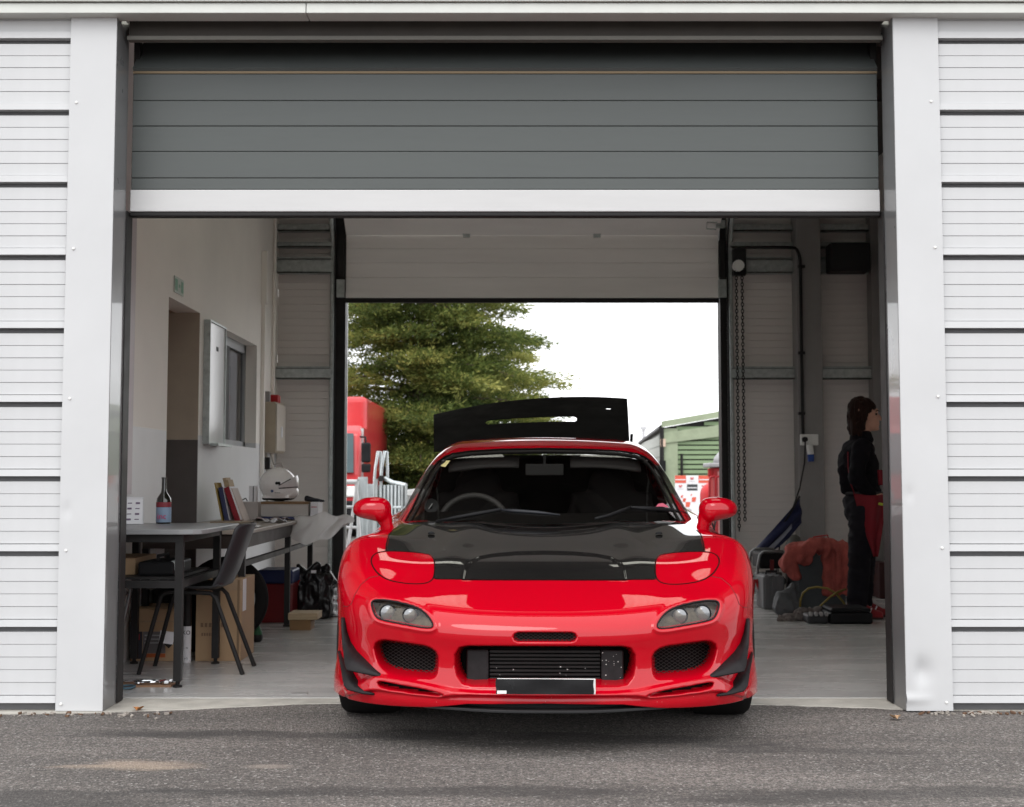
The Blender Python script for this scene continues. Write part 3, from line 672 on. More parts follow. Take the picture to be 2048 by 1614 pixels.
# ---- body shell: horizontal slices up to the nose crest, then fans over the bonnet
al = np.concatenate([np.radians(np.arange(0, 90, .24)), np.full(125, np.pi/2), np.radians(np.linspace(90, 180, 40))])
oy_ = np.concatenate([np.full(375, .9), np.linspace(.9, 3.4, 125), np.full(40, 3.4)])
al = np.concatenate([-al[:0:-1], al]); oy_ = np.concatenate([oy_[:0:-1], oy_])
zr_ = np.arange(.135, .50, .0035); ph = np.radians(np.concatenate([np.arange(.2, 32, .35), np.linspace(33, 90, 30)]))
nC, nR = len(al), len(zr_) + len(ph)
OX = np.zeros((nR, nC)); OY = np.tile(oy_, (nR, 1)); OZ = np.concatenate([np.tile(zr_[:,None], (1, nC)), np.full((len(ph), nC), .4985)])
PH = np.concatenate([np.zeros(len(zr_)), ph])[:,None]
DX = np.sin(al)[None]*np.cos(PH); DY = -np.cos(al)[None]*np.cos(PH); DZ_ = np.sin(PH)*np.ones((1, nC))
X, Y, Z = solve(f_body, OX.ravel(), OY.ravel(), OZ.ravel(), DX.ravel(), DY.ravel(), DZ_.ravel(), 2.2)
V0 = np.stack([X, Y, Z], 1)
pdx, ppy = project(X, Y, Z); PX = np.stack([-np.abs(pdx), ppy], 1)
front = (Y < 1.45)
V0[:,2] = np.maximum(V0[:,2], np.interp(np.abs(X), [0,.28,.36,.42,.55,.7,.85,1], [.184,.178,.166,.158,.150,.142,.135,.135])*(Y < .7))
V = V0.copy(); deep = np.zeros(len(V))
def carve(poly, depth, e0, e1, axis=1):
    lo = np.min(poly, 0) - 30; hi = np.max(poly, 0) + 30
    s = np.where(front & (PX[:,0] > lo[0]) & (PX[:,0] < hi[0]) & (PX[:,1] > lo[1]) & (PX[:,1] < hi[1]))[0]
    wgt = sstep(e0, e1, sd(PX[s], poly)); V[s, axis] += depth*wgt; return s, wgt
# raised lip round the lamps
lo = np.where(front & (Z < .7) & (X != 99))[0]; dl = sd(PX[lo], LAMP); V[lo, 1] -= .007*np.exp(-((dl+6)/4.5)**2)*(dl > -24)
carve(BLADE, -.022, -5, 4); carve(LIP, .020, -3, 4)
for poly, dep, e0, e1, fl in ((CI, .13, -7, 7, 1), (SI, .11, -9, 7, 1), (LS, .06, -2.5, 3.5, 1), (SLOT, .05, -2.5, 3.0, 1), (LAMP, .045, -1.5, 4, 1)):
    s, wgt = carve(poly, dep, e0, e1)
    if fl: deep[s] = np.maximum(deep[s], wgt)
carve(SCOOP, -.007, -2.2, 2.2, axis=2)
# bonnet: two long soft ridges beside a dished centre
hr = front & (Z > .58) & (np.abs(X) < .62)
V[hr, 2] += (.006*np.exp(-((np.abs(X[hr])-.33-.08*(1.3-Y[hr]))/.07)**2)*sstep(.45, .75, Y[hr]))
V[hr, 2] -= .004*np.exp(-((np.abs(X[hr])-.47)/.06)**2)*sstep(.7, .95, Y[hr])
idx = np.arange(nR*nC).reshape(nR, nC)
F = np.stack([idx[:-1,:-1], idx[:-1,1:], idx[1:,1:], idx[1:,:-1]], -1).reshape(-1, 4)
C0 = V0[F].mean(1); Cp = PX[F].mean(1); fd_ = deep[F].min(1)
vis = C0[:,1] < 1.45
cowl = (C0[:,1] > 1.27 + .62*C0[:,0]**2) & (np.abs(C0[:,0]) < .655 - .03*(C0[:,1] > 1.6)) & (C0[:,2] > .66) & (C0[:,1] < 4.0)
arch = np.zeros(len(F), bool)
for yw in (.93, 3.355): arch |= ((C0[:,1]-yw)**2 + (C0[:,2]-.30)**2 < .338**2) & (np.abs(C0[:,0]) > .72)
keep = ~(cowl | arch)
in_pop = vis & (sd(Cp, POP) > 0) & (C0[:,2] > .52)
in_hood = vis & (sd(Cp, HOOD) > 0) & (C0[:,2] > .57) & ~in_pop
mi = (fd_ > .80).astype(int)
body = sub('body', V, F, keep & ~in_hood & ~in_pop, [M_paint, M_void], car, mi)
hood = sub('bonnet', V, F, keep & in_hood, M_carbon, car); hood['label'] = 'glossy black carbon fibre bonnet'
for s_ in (-1, 1): sub('headlight_cover', V, F, keep & in_pop & (np.sign(C0[:,0]) == s_), M_paint, car)

def strip(poly, f=f_body, off=.001, r=.0025, closed=True, mirror=True, m=M_gap, name='panel_gap', parent=None, n=6):
    P = cast(f, poly, off=off)
    for s_ in ((1, -1) if mirror else (1,)):
        MB().tube([(p.x*s_, p.y, p.z) for p in P], r, n, closed=closed).build(name, m, parent or body, smooth=True)
def dens(poly, closed=True, step=6):
    q = []; n = len(poly)
    for i in range(n if closed else n-1):
        a, b = poly[i], poly[(i+1) % n]; k = max(1, int(math.hypot(b[0]-a[0], b[1]-a[1])/step))
        q += [(a[0]+(b[0]-a[0])*t/k, a[1]+(b[1]-a[1])*t/k) for t in range(k)]
    if not closed: q.append(poly[-1])
    return q
strip(dens(POP), r=.0028)
strip(dens(fold([(1089,1159.5),(950,1159.3),(870,1158.5)]), False), closed=False, r=.003)
strip(dens(fold([(771,1102),(772,1088),(778,1068),(786,1060)]), False), closed=False, r=.0026)
strip(dens(SEAM, False), closed=False, r=.0016, m=mat('seam_dark', (.10,.004,.006), .6))

# ---- lamps behind clear covers
def surf_patch(poly, f, off, rings=7):
    c = (sum(p[0] for p in poly)/len(poly), sum(p[1] for p in poly)/len(poly)); n = len(poly)
    pts = [c] + [(c[0]+(p[0]-c[0])*k/rings, c[1]+(p[1]-c[1])*k/rings) for k in range(1, rings+1) for p in poly]
    P = cast(f, pts, off=off); fs = [(0, 1+i, 1+(i+1) % n) for i in range(n)]
    for k in range(rings-1): fs += [(1+k*n+i, 1+(k+1)*n+i, 1+(k+1)*n+(i+1) % n, 1+k*n+(i+1) % n) for i in range(n)]
    return P, fs
M_refl = mat('lamp_reflector', (.10,.088,.072), .3, metal=.5, var=.6, vs=25)
M_bulb = mat('lamp_glassy', (.20,.205,.215), .12, metal=.2, var=.15, coat=1)
P, fs = surf_patch(LAMP, f_body, -.004)
P2, fs2 = surf_patch(LAMP, f_body, -.034)
for s_ in (-1, 1):
    hl = MB().add([(p.x*-s_, p.y, p.z) for p in P2], fs2).build('indicator_lamp', M_refl, car, smooth=True)
    for (cx_, cy_, rr) in ((775-AX, 1226, 16.5), (820-AX, 1231, 15)):
        c = cast(f_body, [(cx_, cy_)], off=-.026)[0]; k = rr/535
        T = Matrix.Translation((c.x*-s_, c.y, c.z)) @ Matrix.Rotation(R(90), 4, 'X')
        lb = MB().lathe([(0,.016),(k*.5,.014),(k*.85,.008),(k*.97,0)], 28, T).build('bulb_cover', M_bulb, hl, smooth=True)
        MB().tube([T @ Vector((k*math.cos(a*math.pi/14), k*math.sin(a*math.pi/14), .004)) for a in range(28)], .0028, 6, closed=True).build('bulb_ring', M_bk, hl, smooth=True)
    MB().add([(p.x*-s_, p.y, p.z) for p in P], fs).build('lens', M_lens, hl, smooth=True)
    Q = cast(f_body, dens(LAMP), off=-.001)
    MB().tube([(p.x*-s_, p.y, p.z) for p in Q], .0032, 6, closed=True).build('lens_seal', M_bk, hl, smooth=True)

# ---- intercooler, grilles
ic = MB()
yI = .125
def band(dx0, dx1, p0, p1, y, th=.02):
    a, b_ = car_at(dx0, p1, y), car_at(dx1, p0, y); return (a.x, b_.x, y, y+th, a.z, b_.z)
icr = MB().box(*band(-112, 112, 1300, 1368, yI+.02, .03)).build('intercooler', M_void, car)
for k in range(9):
    p = 1301 + k*7.6; MB().box(*band(-110, 110, p, p+4.2, yI, .02)).build('cooler_fin', mat('fin_black', (.014,.013,.013), .5, metal=.2, var=.3), icr)
M_tank = mat('tank_grey', (.018,.017,.018), .5, metal=.2, var=.3, vs=40)
MB().box(*band(-157, -112.5, 1300, 1367, yI-.01, .05)).build('end_tank', M_tank, icr, bevel=.006)
MB().box(*band(112.5, 157, 1300, 1369, yI-.01, .05)).build('end_tank', M_tank, icr, bevel=.006)
spk = MB()
for k in range(28):
    dx = rnd.uniform(114, 154) if k % 3 else rnd.uniform(-110, 110); c = car_at(dx, rnd.uniform(1304, 1366) if k % 3 else rnd.uniform(1330,1364), yI-.0115); q = rnd.uniform(.0008, .0024)
    spk.add([(c.x-q, c.y, c.z-q), (c.x+q, c.y, c.z-q*.6), (c.x+q*.7, c.y, c.z+q), (c.x-q*.8, c.y, c.z+q*.8)], [(0,1,2,3)])
sp_o = spk.build('stone_chips', mat('chip_white', (.55,.55,.53), .7), icr); sp_o['kind'] = 'stuff'
M_grl = mat('grille_black', (.022,.021,.02), .45, spec=.3)
def mesh_grille(poly, y, cell, name, mirror=True, r=.0011):
    P = np.array(poly); lo, hi = P.min(0), P.max(0)
    segs = []
    for sgn in (1, -1):
        span = (hi[0]-lo[0]) + (hi[1]-lo[1])*2; c = -span
        while c < span:
            pts = [(lo[0]+t, lo[1] + (c + t*sgn*.62)) for t in np.arange(0, hi[0]-lo[0], 1.2)]
            inside = sd(np.array(pts), poly) > -4; run = []
            for p, q in zip(pts, inside):
                if q: run.append(p)
                else:
                    if len(run) > 2: segs.append((run[0], run[-1]))
                    run = []
            if len(run) > 2: segs.append((run[0], run[-1]))
            c += cell
    P3 = []
    for a, q in segs:
        if callable(y): P3.append([car_at(p[0], p[1], y(p[0])) for p in (a, q)])
        else: P3.append([p + Vector((0, y, 0)) for p in cast(f_body, [a, ((a[0]+q[0])/2, (a[1]+q[1])/2), q])])
    for s_ in ((1, -1) if mirror else (1,)):
        b = MB()
        for pts in P3: b.tube([(p.x*s_, p.y, p.z) for p in pts], r, 4)
        b.build(name, M_grl, car)
mesh_grille(SI, .075, 7.0, 'mesh_grille', r=.0010)
mesh_grille([(-62,1265),(62,1265),(62,1284),(-62,1284)], lambda dx: .028, 6.0, 'slot_grille', False)

# ---- plate taped over in black, splitter, canards
c0, c1 = car_at(-96, 1388, -.045), car_at(101, 1359, -.045)
pl = MB().box(c0.x, c1.x, -.050, -.046, c0.z, c1.z+.004).build('number_plate', M_plastic_w, car, bevel=.002)
tp = MB(); wv = c1.x - c0.x
tp.grid(lambda u, v: (c0.x-.004+(wv-.003)*u+.0015*math.sin(v*7), -.0535-.0010*math.sin(u*9)*math.sin(v*3), c0.z+(.0005)+(c1.z-c0.z+.0025-.003*max(0,u-.55))*v), 60, 8)
tp.build('black_tape', mat('tape_black', (.012,.012,.013), .25, var=.2), pl, smooth=True)
MB().box(c0.x+.001, c0.x+.034, -.0545, -.0505, c0.z+.002, c0.z+.013).build('plate_corner', M_plastic_w, pl)
sp_pts = []
for k in range(41):
    x = -.44 + .88*k/40; sp_pts.append((x, .72*(1-math.sqrt(max(0, 1-(abs(x)/.85)**2.6))) - .040*math.exp(-(x/.30)**4) + .02))
spl = MB().prism(sp_pts + [(.42,.5),(-.42,.5)], .152, .162, 'xy').build('splitter', mat('splitter_black', (.018,.018,.019), .45, var=.15), car, bevel=.002)
MB().prism([(p[0]*.93, p[1]+.06) for p in sp_pts] + [(.42,.5),(-.42,.5)], .1625, .178, 'xy').build('lip_filler', M_bk, spl)
def canard(inner, outer, fwd):
    I = cast(f_body, fold(dens(inner, False, 8)), off=0.0); n = len(I)
    od = dens(outer, False, 2); O = []
    for k in range(n):
        p = od[min(len(od)-1, int(round(k/(n-1)*(len(od)-1))))]; O.append(car_at(p[0]-AX, p[1], I[k].y - fwd*math.sin(math.pi*min(1,(k+.6)/n))))
    for s_ in (1, -1):
        b = MB()
        vs_ = [(p.x*s_, p.y+.004, p.z) for p in I] + [(p.x*s_, p.y, p.z) for p in O]
        b.add(vs_, [(k, k+1, n+k+1, n+k) for k in range(n-1)])
        cn = b.build('canard', M_canard, car, smooth=True, solid=.006)
canard([(688,1237),(692,1262),(700,1285),(712,1303),(731,1322),(748,1339),(763,1351)], [(681,1236),(683,1290),(687,1329),(692,1341),(731,1349),(758,1354)], .05)
canard([(678,1303),(682,1314),(692,1330),(703,1343),(716,1366),(731,1381),(748,1388)], [(674,1305),(679,1333),(684,1366),(688,1379),(724,1388),(746,1390)], .05)

# ---- greenhouse
Zc = smooth_table([.9,1.22,1.6,1.88,2.04,2.2,2.45,2.75,3.1,3.5,3.9,4.4], [.66,.795,.972,1.094,1.146,1.182,1.209,1.197,1.13,1.0,.88,.75], .9, 4.4, .01, .05)
def f_gh(x, y, z):
    ye = y - .60*x*x*np.clip((2.5-y)/.6, 0, 1)
    zt = Zc(ye) - .10*x*x
    wd = .722 - .43*(z-.78) - .10*np.maximum(0, y-3.0)
    return smax(z - zt, (np.abs(x) - wd)*.9, .11)
yg = np.arange(1.18, 3.95, .0075); pg = np.radians(np.concatenate([np.linspace(-4, 89.4, 150)])); nG = len(pg)*2
th = np.concatenate([pg, np.pi - pg[::-1]])
GY = np.repeat(yg, nG); TH = np.tile(th, len(yg))
gxv, gyv, gzv = solve(f_gh, np.zeros_like(GY), GY, np.full_like(GY, .76), np.cos(TH), np.zeros_like(GY), np.sin(TH), 1.3)
GV = np.stack([gxv, gyv, gzv], 1); gi = np.arange(len(GY)).reshape(len(yg), nG)
GF = np.stack([gi[:-1,:-1], gi[1:,:-1], gi[1:,1:], gi[:-1,1:]], -1).reshape(-1, 4)
GC = GV[GF].mean(1); gd, gp = project(GC[:,0], GC[:,1], GC[:,2]); GP = np.stack([-np.abs(gd), gp], 1)
WS = fold([(1300,897.5),(1089,897.5),(1000,899),(940,902.5),(905,907.5),(889,914),(875,924),(862,942),(843,978),(824,1018),(806,1052),(806,1075),(1300,1075)])
gnx = np.abs(GC[:,0])
scr_ = (sd(GP, WS) > 0) & (GC[:,1] < 2.35)
side = ~scr_ & (GC[:,2] > .80) & (GC[:,2] < 1.055 - .10*np.maximum(0, GC[:,1]-2.6)) & (GC[:,1] > 1.72 + .95*(GC[:,2]-.8)) & (GC[:,1] < 2.95 - .3*(GC[:,2]-.8)) & (gnx > .5)
rear = (GC[:,1] > 2.86) & (gnx < .54 - .12*np.maximum(0, GC[:,1]-3.2)) & (GC[:,1] < 3.85) & (GC[:,2] > .86)
low = GC[:,2] < .74
bad = GC[:,2] < .70
roof_c = sub('roof', GV, GF, ~scr_ & ~side & ~rear & ~bad, M_paint, car)
wsc = sub('windscreen', GV, GF, scr_ & ~bad, M_scr, car); wsc['label'] = 'dark reflective windscreen'
for s_ in (-1, 1): sub('side_window', GV, GF, side & (np.sign(GC[:,0]) == s_), M_sideg, car)
wsl = dens(fold([(803,1054),(824,1018),(843,978),(862,942),(875,924),(889,914),(905,907.5),(940,902.5),(1000,899),(1089,897.5)]), False, 8)
P = cast(f_gh, wsl, off=.0005); P = P + [Vector((-p.x, p.y, p.z)) for p in P[::-1][1:]]
MB().tube(P, .0055, 6).build('screen_seal', M_gap, wsc, smooth=True)
# black frit band inside the screen edge and the header
Pi = cast(f_gh, [(x_+ (7 if x_ < -200 else 2), y_+6) for x_, y_ in wsl], off=-.004); Pi = Pi + [Vector((-p.x, p.y, p.z)) for p in Pi[::-1][1:]]
MB().tube(Pi, .012, 6, ry=.004).build('screen_band', M_trimk, wsc, smooth=True)
# cowl panel under the wipers
MB().grid(lambda u, v: ((u-.5)*1.32, 1.22+.16*v+.62*((u-.5)*1.32)**2, .775-.012*v-.05*abs(2*u-1)**3), 30, 4).build('cowl', M_bk, car, smooth=True)
# wipers
def wiper(pts, rad):
    P = cast(f_gh, [(a-AX, b_) for a, b_ in pts], off=.014); return [(p.x, p.y, p.z) for p in P], rad
p1, _ = wiper([(872,1043),(905,1036),(950,1028),(1003,1018)], 0); p2, _ = wiper([(1003,1018),(1030,1020),(1075,1023),(1120,1028)], 0)
wp = MB().tube(p1, [.007,.008,.009,.007], 6).build('wiper', M_bk, car, smooth=True)
MB().tube([(p[0],p[1]-.004,p[2]-.004) for p in p2], [.005,.009,.008,.003], 6).build('wiper_blade', mat('blade_slate', (.016,.017,.021), .4), wp, smooth=True)
p1, _ = wiper([(1190,1037),(1215,1031),(1240,1022),(1260,1014)], 0); p2, _ = wiper([(1260,1014),(1300,1017),(1340,1020),(1372,1026)], 0)
wp = MB().tube(p1, [.006,.007,.008,.006], 6).build('wiper', M_bk, car, smooth=True)
MB().tube(p2, [.005,.010,.009,.003], 6).build('wiper_blade', M_bk, wp, smooth=True)
for px, py in ((862,1068),(1317,1068)):
    c = cast(f_body, [(px-AX, py)], off=.004)[0]; MB().lathe([(.016,0),(.014,.006),(.006,.010),(0,.011)], 14, Matrix.Translation(c)).build('washer_jet', M_bk, hood, smooth=True)
# stickers on the glass
yl = cast(f_gh, [(880-AX,930),(888-AX,921),(900-AX,921),(895-AX,928),(890-AX,934),(880-AX,932)], off=.003)
MB().add(yl, [tuple(range(6))]).build('yellow_sticker', mat('sticker_yellow', (.62,.54,.25), .5), wsc)
pk = cast(f_gh, [(1311-AX,1013),(1316-AX,1007),(1325-AX,1006),(1335-AX,1012),(1336-AX,1015),(1324-AX,1013)], off=.003)
MB().add(pk, [tuple(range(6))]).build('pink_sticker', mat('sticker_pink', (.55,.12,.18), .5), wsc)
# ---- cabin
cab = MB().grid(lambda u, v: ((u-.5)*1.18, 1.40+.5*v+.42*((u-.5)*1.18)**2, .775+.045*math.sin(math.pi*v)+.012*math.exp(-(((u-.5)*1.30+.36)/.2)**2)*math.sin(math.pi*v)), 24, 8).box(-.66,.66,1.9,1.94,.35,.80).build('dashboard', M_trimk, car, smooth=40)
sw = Matrix.Translation((-.355, 1.93, .735)) @ Matrix.Rotation(R(68), 4, 'X')
st = MB().tube([sw @ Vector((.178*math.cos(a*math.pi/20), .178*math.sin(a*math.pi/20), 0)) for a in range(40)], .015, 8, closed=True).build('steering_wheel', mat('wheel_rim', (.10,.095,.09), .4), car, smooth=True)
b = MB().lathe([(0,.02),(.045,.015),(.05,-.02)], 16, sw)
for a in (0, 120, 240): b.tube([sw @ Vector((0,0,0)), sw @ Vector((.17*math.sin(R(a)), -.17*math.cos(R(a)), 0))], .013, 6)
b.build('wheel_spokes', M_bk, st, smooth=True)
g0 = car_at(862-AX, 1012, 1.78)
gp_ = MB().lathe([(.034,-.03),(.036,0),(.034,.004),(.028,.002),(0,.002)], 20, Matrix.Translation(g0) @ Matrix.Rotation(R(90),4,'X')).build('dash_gauge', mat('gauge_case', (.05,.05,.05), .3), car, smooth=30)
MB().tube([g0+Vector((-.012,-.006,-.014)), g0+Vector((.006,-.006,.012))], .0022, 5).build('gauge_needle', M_plastic_w, gp_)
MB().tube([g0, g0+Vector((-.01,.02,-.06)), g0+Vector((-.02,.06,-.12))], .008, 6).build('gauge_stem', M_bk, gp_)
for s_ in (-1, 1):
    prims = [('b',(s_*.36,2.50,.60),(.44,.16,.62),(R(-14),0,0)), ('e',(s_*.36,2.56,.95),(.13,.06,.11)), ('b',(s_*.36,2.25,.35),(.46,.5,.16)), ('e',(s_*.36-.21,2.46,.6),(.05,.12,.26)), ('e',(s_*.36+.21,2.46,.6),(.05,.12,.26))]
    blob('seat', prims, .02, mat('seat_black', (.030,.026,.025), .8), car, it=5)
rm_ = car_at(0, 939, 1.98)
MB().obox(rm_, (.19,.03,.055), (R(8),0,0)).tube([rm_, rm_+Vector((0,.04,.07))], .008, 6).build('interior_mirror', mat('mirror_back', (.06,.058,.056), .4), car, bevel=.012, seg=3)
for s_ in (-1, 1):
    def vis_(u, v, s_=s_):
        x = s_*(.13 + .36*u); return (x, 2.04+.14*v+.25*x*x-.02, 1.045+.055*v-.10*x*x+ .006*math.sin(math.pi*u))
    MB().grid(vis_, 10, 4).build('sun_visor', mat('visor_grey', (.09,.083,.08), .8), car, smooth=True, solid=.014)
# ---- door mirrors
for s_ in (-1, 1):
    ol = rounded([(660+x_/4.655-AX, 860+y_/4.655) for x_, y_ in ((206,740),(216,695),(255,655),(320,630),(400,622),(480,627),(535,648),(562,690),(570,735),(562,790),(540,840),(490,866),(430,855),(370,838),(300,826),(240,802),(212,772))], 2)
    cx_ = 660+410/4.655-AX; cy_ = 860+740/4.655; n_ = len(ol); vs_ = []; fs_ = []
    rr_ = [0,.2,.4,.6,.75,.86,.94,.985,1.0]
    for sd_y in (-1, 1):
        o_ = len(vs_)
        for r_ in rr_[1:]:
            for p in ol:
                q = car_at(cx_+(p[0]-cx_)*r_, cy_+(p[1]-cy_)*r_, 1.62); vs_.append((-q.x*s_, 1.62 + sd_y*(.075 if sd_y < 0 else .05)*math.sqrt(max(0, 1-r_**2.4)), q.z))
        q = car_at(cx_, cy_, 1.62); vs_.append((-q.x*s_, 1.62 + sd_y*(.075 if sd_y < 0 else .05), q.z)); cen = len(vs_)-1
        fs_ += [(cen, o_+i, o_+(i+1) % n_) for i in range(n_)]
        for k in range(len(rr_)-2): fs_ += [(o_+k*n_+i, o_+(k+1)*n_+i, o_+(k+1)*n_+(i+1) % n_, o_+k*n_+(i+1) % n_) for i in range(n_)]
    m_ = (len(rr_)-2)*n_; half = (len(rr_)-1)*n_+1
    fs_ += [(m_+i, m_+(i+1) % n_, half+m_+(i+1) % n_, half+m_+i) for i in range(n_)]
    na = car_at(660+500/4.655-AX, 860+815/4.655, 1.62); nb = car_at(660+528/4.655-AX, 860+905/4.655, 1.62); nc_ = car_at(660+535/4.655-AX, 860+945/4.655, 1.62)
    mp_ = [('m', vs_, fs_), ('c',(-na.x*s_,1.62,na.z),(-nb.x*s_,1.62,nb.z),.040,.027), ('c',(-nb.x*s_,1.62,nb.z),(-nc_.x*s_,1.625,nc_.z-.02),.027,.034)]
    mr = blob('door_mirror', mp_, .005, M_paint, car, it=9)
    MB().lathe([(0,0),(.05,0),(.052,-.004)], 20, Matrix.Translation((s_*.83,1.697,.845)) @ Matrix.Rotation(R(-90),4,'X') @ Matrix.Diagonal((1.4,1,1,1))).build('mirror_glass', M_chrome, mr)
# ---- wheels, liners, floor
tyre_p = [(.20,-.105),(.245,-.117),(.288,-.115),(.300,-.10),(.3035,-.06),(.304,0),(.3035,.06),(.300,.10),(.288,.115),(.245,.117),(.20,.105)]
for yw, xo in ((.93, .728), (3.355, .748)):
    for s_ in (-1, 1):
        T = Matrix.Translation((s_*xo, yw, .302)) @ Matrix.Rotation(R(90), 4, 'Y')
        wh = MB().lathe(tyre_p, 40, T).build('wheel', M_tyre, car, smooth=40)
        rmb = MB().lathe([(.205,-.10),(.21,-.108),(.205,-.09),(.19,-.05),(.06,-.03),(.05,.03),(.19,.05),(.205,.09),(.21,.108),(.205,.10)], 32, T)
        for a in range(5): rmb.tube([T @ Vector((.03*math.cos(a*1.2566), .03*math.sin(a*1.2566), .07*s_)), T @ Vector((.2*math.cos(a*1.2566), .2*math.sin(a*1.2566), .085*s_))], [.035,.022], 6)
        rmb.build('rim', M_rim, wh, smooth=35)
        MB().tube([(s_*.73, yw+.338*math.cos(a*math.pi/16), .30+.338*math.sin(a*math.pi/16)) for a in range(17)], .005, 6, ry=.09).build('arch_liner', M_bk, car)
MB().box(-.62,.62,.30,4.1,.15,.17).box(-.6,.6,.62,.66,.17,.60).box(-.6,.6,.45,.47,.17,.45).box(-.84,.84,1.3,3.0,.14,.16).box(-.62,.62,4.05,4.1,.17,.8).build('floor_pan', M_bk, car)
MB().box(-.66,.66,1.36,1.40,.2,.74).build('bulkhead', M_trimk, car); MB().prism([(-.8,.17),(.8,.17),(.8,.74),(.66,.80),(.55,1.06),(.45,1.115),(-.45,1.115),(-.55,1.06),(-.66,.80),(-.8,.74)], 2.76, 2.79, 'xz').build('bulkhead', M_trimk, car)
# ---- opened rear hatch
HL = car_at(867-AX, 830, 3.62); HR = car_at(1254-AX, 798, 3.62)
def hatch(u, v):
    top = HL.lerp(HR, u) + Vector((0,0,.028*(1-abs(2*u-1)**2.4) + .02*math.sin(math.pi*u)))
    bot = Vector((-.622+1.10*u, 2.80, 1.135 + .012*(1-(2*u-1)**2)))
    p = bot.lerp(top, v); p.z += .05*math.sin(math.pi*v)*.6; return p
hb = MB().grid(hatch, 260, 150)
hv = np.array(hb.v); hf = np.array(hb.f); ii = np.arange(260*150); fu = (ii//150+.5)/260; fv = (ii % 150+.5)/150
def row_v(py_, u=.5):
    vv = np.linspace(.3, 1, 400); q = [hatch(u, t) for t in vv]; return float(vv[np.argmin(np.abs(project(np.array([p.x for p in q]), np.array([p.y for p in q]), np.array([p.z for p in q]))[1] - py_))])
va, vb = row_v(845.5), row_v(835); um, vm, hu, hvv = (.266+.736)/2, (va+vb)/2, (.736-.266)/2, (vb-va)/2
ar = 1.2/.45                                             # round the slot's ends
ex = np.maximum(0, np.abs(fu-um)*ar - (hu*ar-hvv)); cut = ex**2 + (fv-vm)**2 < hvv**2
cut |= (np.abs(fu-.90) < .010) & (np.abs(fv-row_v(818, .90)) < .014)
hme = np_mesh('rear_hatch', hv, hf[~cut])
hat = link('rear_hatch', hme, mat('hatch_black', (.005,.0045,.0045), .7, spec=.08), car, solid=.005); hat['label'] = 'black rear hatch swung open above the roof'
for s_ in (-1, 1): MB().tube([(s_*.5,3.35,.86),(s_*.52,3.3,1.25)], .009, 6).build('gas_strut', M_bk, hat)
# ================================================================== left side of the garage
M_ttop = mat('table_top_grey', (.22,.225,.23), .35, var=.08)
M_card = mat('cardboard', (.40,.27,.16), .8, var=.10, vs=5, stretch=(1,1,.4))
M_tape = mat('parcel_tape', (.36,.26,.17), .3)
M_red = mat('red_plastic', (.42,.012,.015), .35)
M_blue = mat('blue_plastic', (.02,.03,.10), .4)
M_paper = mat('paper_white', (.72,.72,.74), .7, var=.04)
M_ink = mat('ink_dark', (.03,.03,.04), .6)
M_wood = mat('raw_wood', (.42,.32,.2), .7, var=.15, stretch=(1,8,8))

# exit sign over the doorway
p = Vector((WX+.002, 2.62, 2.19))
es = thing('exit_sign', 'small faded green and white exit sign above the doorway', 'sign', p)
MB().box(WX+.001, WX+.006, 2.50, 2.74, 2.125, 2.225).build('sign_plate', mat('sign_pale', (.55,.62,.56), .6), es)
MB().box(WX+.0062, WX+.0075, 2.515, 2.58, 2.14, 2.21).build('pictogram', mat('sign_green', (.22,.42,.30), .6), es); MB().box(WX+.0062,WX+.0075,2.67,2.725,2.14,2.21).build('pictogram', mat('sign_green', (.22,.42,.30), .6), es)
MB().box(WX+.0062,WX+.0075,2.61,2.645,2.165,2.185).build('arrow', mat('sign_green', (.22,.42,.30), .6), es)
# whiteboard
wb = thing('whiteboard', 'tall narrow whiteboard with aluminium frame on the wall beside the doorway', 'whiteboard', (WX,3.6,1.2))
MB().box(WX+.002,WX+.035,3.37,3.88,1.23,2.04).build('board', mat('board_white', (.78,.79,.80), .12, var=.03, vs=2), wb)
fr = MB()
for y0,y1,z0,z1 in ((3.36,3.372,1.22,2.05),(3.878,3.89,1.22,2.05)): fr.box(WX+.001,WX+.045,y0,y1,z0,z1)
for z0,z1 in ((1.215,1.23),(2.04,2.052)): fr.box(WX+.001,WX+.045,3.372,3.878,z0,z1)
fr.build('frame', M_galv, wb); MB().box(WX+.036,WX+.10,3.40,3.86,1.205,1.222).build('pen_tray', M_galv, wb)
MB().box(WX+.0352,WX+.0375,3.60,3.66,1.86,1.89).build('magnet', M_black, wb)
# electrical cabinet and beacon
cb = thing('electrical_cabinet', 'cream electrical cabinet on the wall near the rear door with red beacon', 'cabinet', (WX,5.85,1.2))
MB().box(WX+.001,WX+.11,5.60,6.05,1.20,1.62).build('enclosure', mat('cabinet_cream', (.40,.34,.26), .5), cb, bevel=.005)
MB().box(WX+.1105,WX+.122,5.61,6.04,1.215,1.605).build('cabinet_door', mat('cabinet_front', (.55,.50,.44), .45), cb, bevel=.003)
MB().box(WX+.1225,WX+.128,5.80,5.86,1.33,1.42).build('label_plate', M_paper, cb)
MB().box(WX+.02,WX+.10,5.78,5.90,1.621,1.69).build('beacon', M_red, cb, bevel=.01)
MB().box(WX+.01,WX+.05,5.64,5.70,1.621,1.71).build('switch_box', M_colgrey, cb)
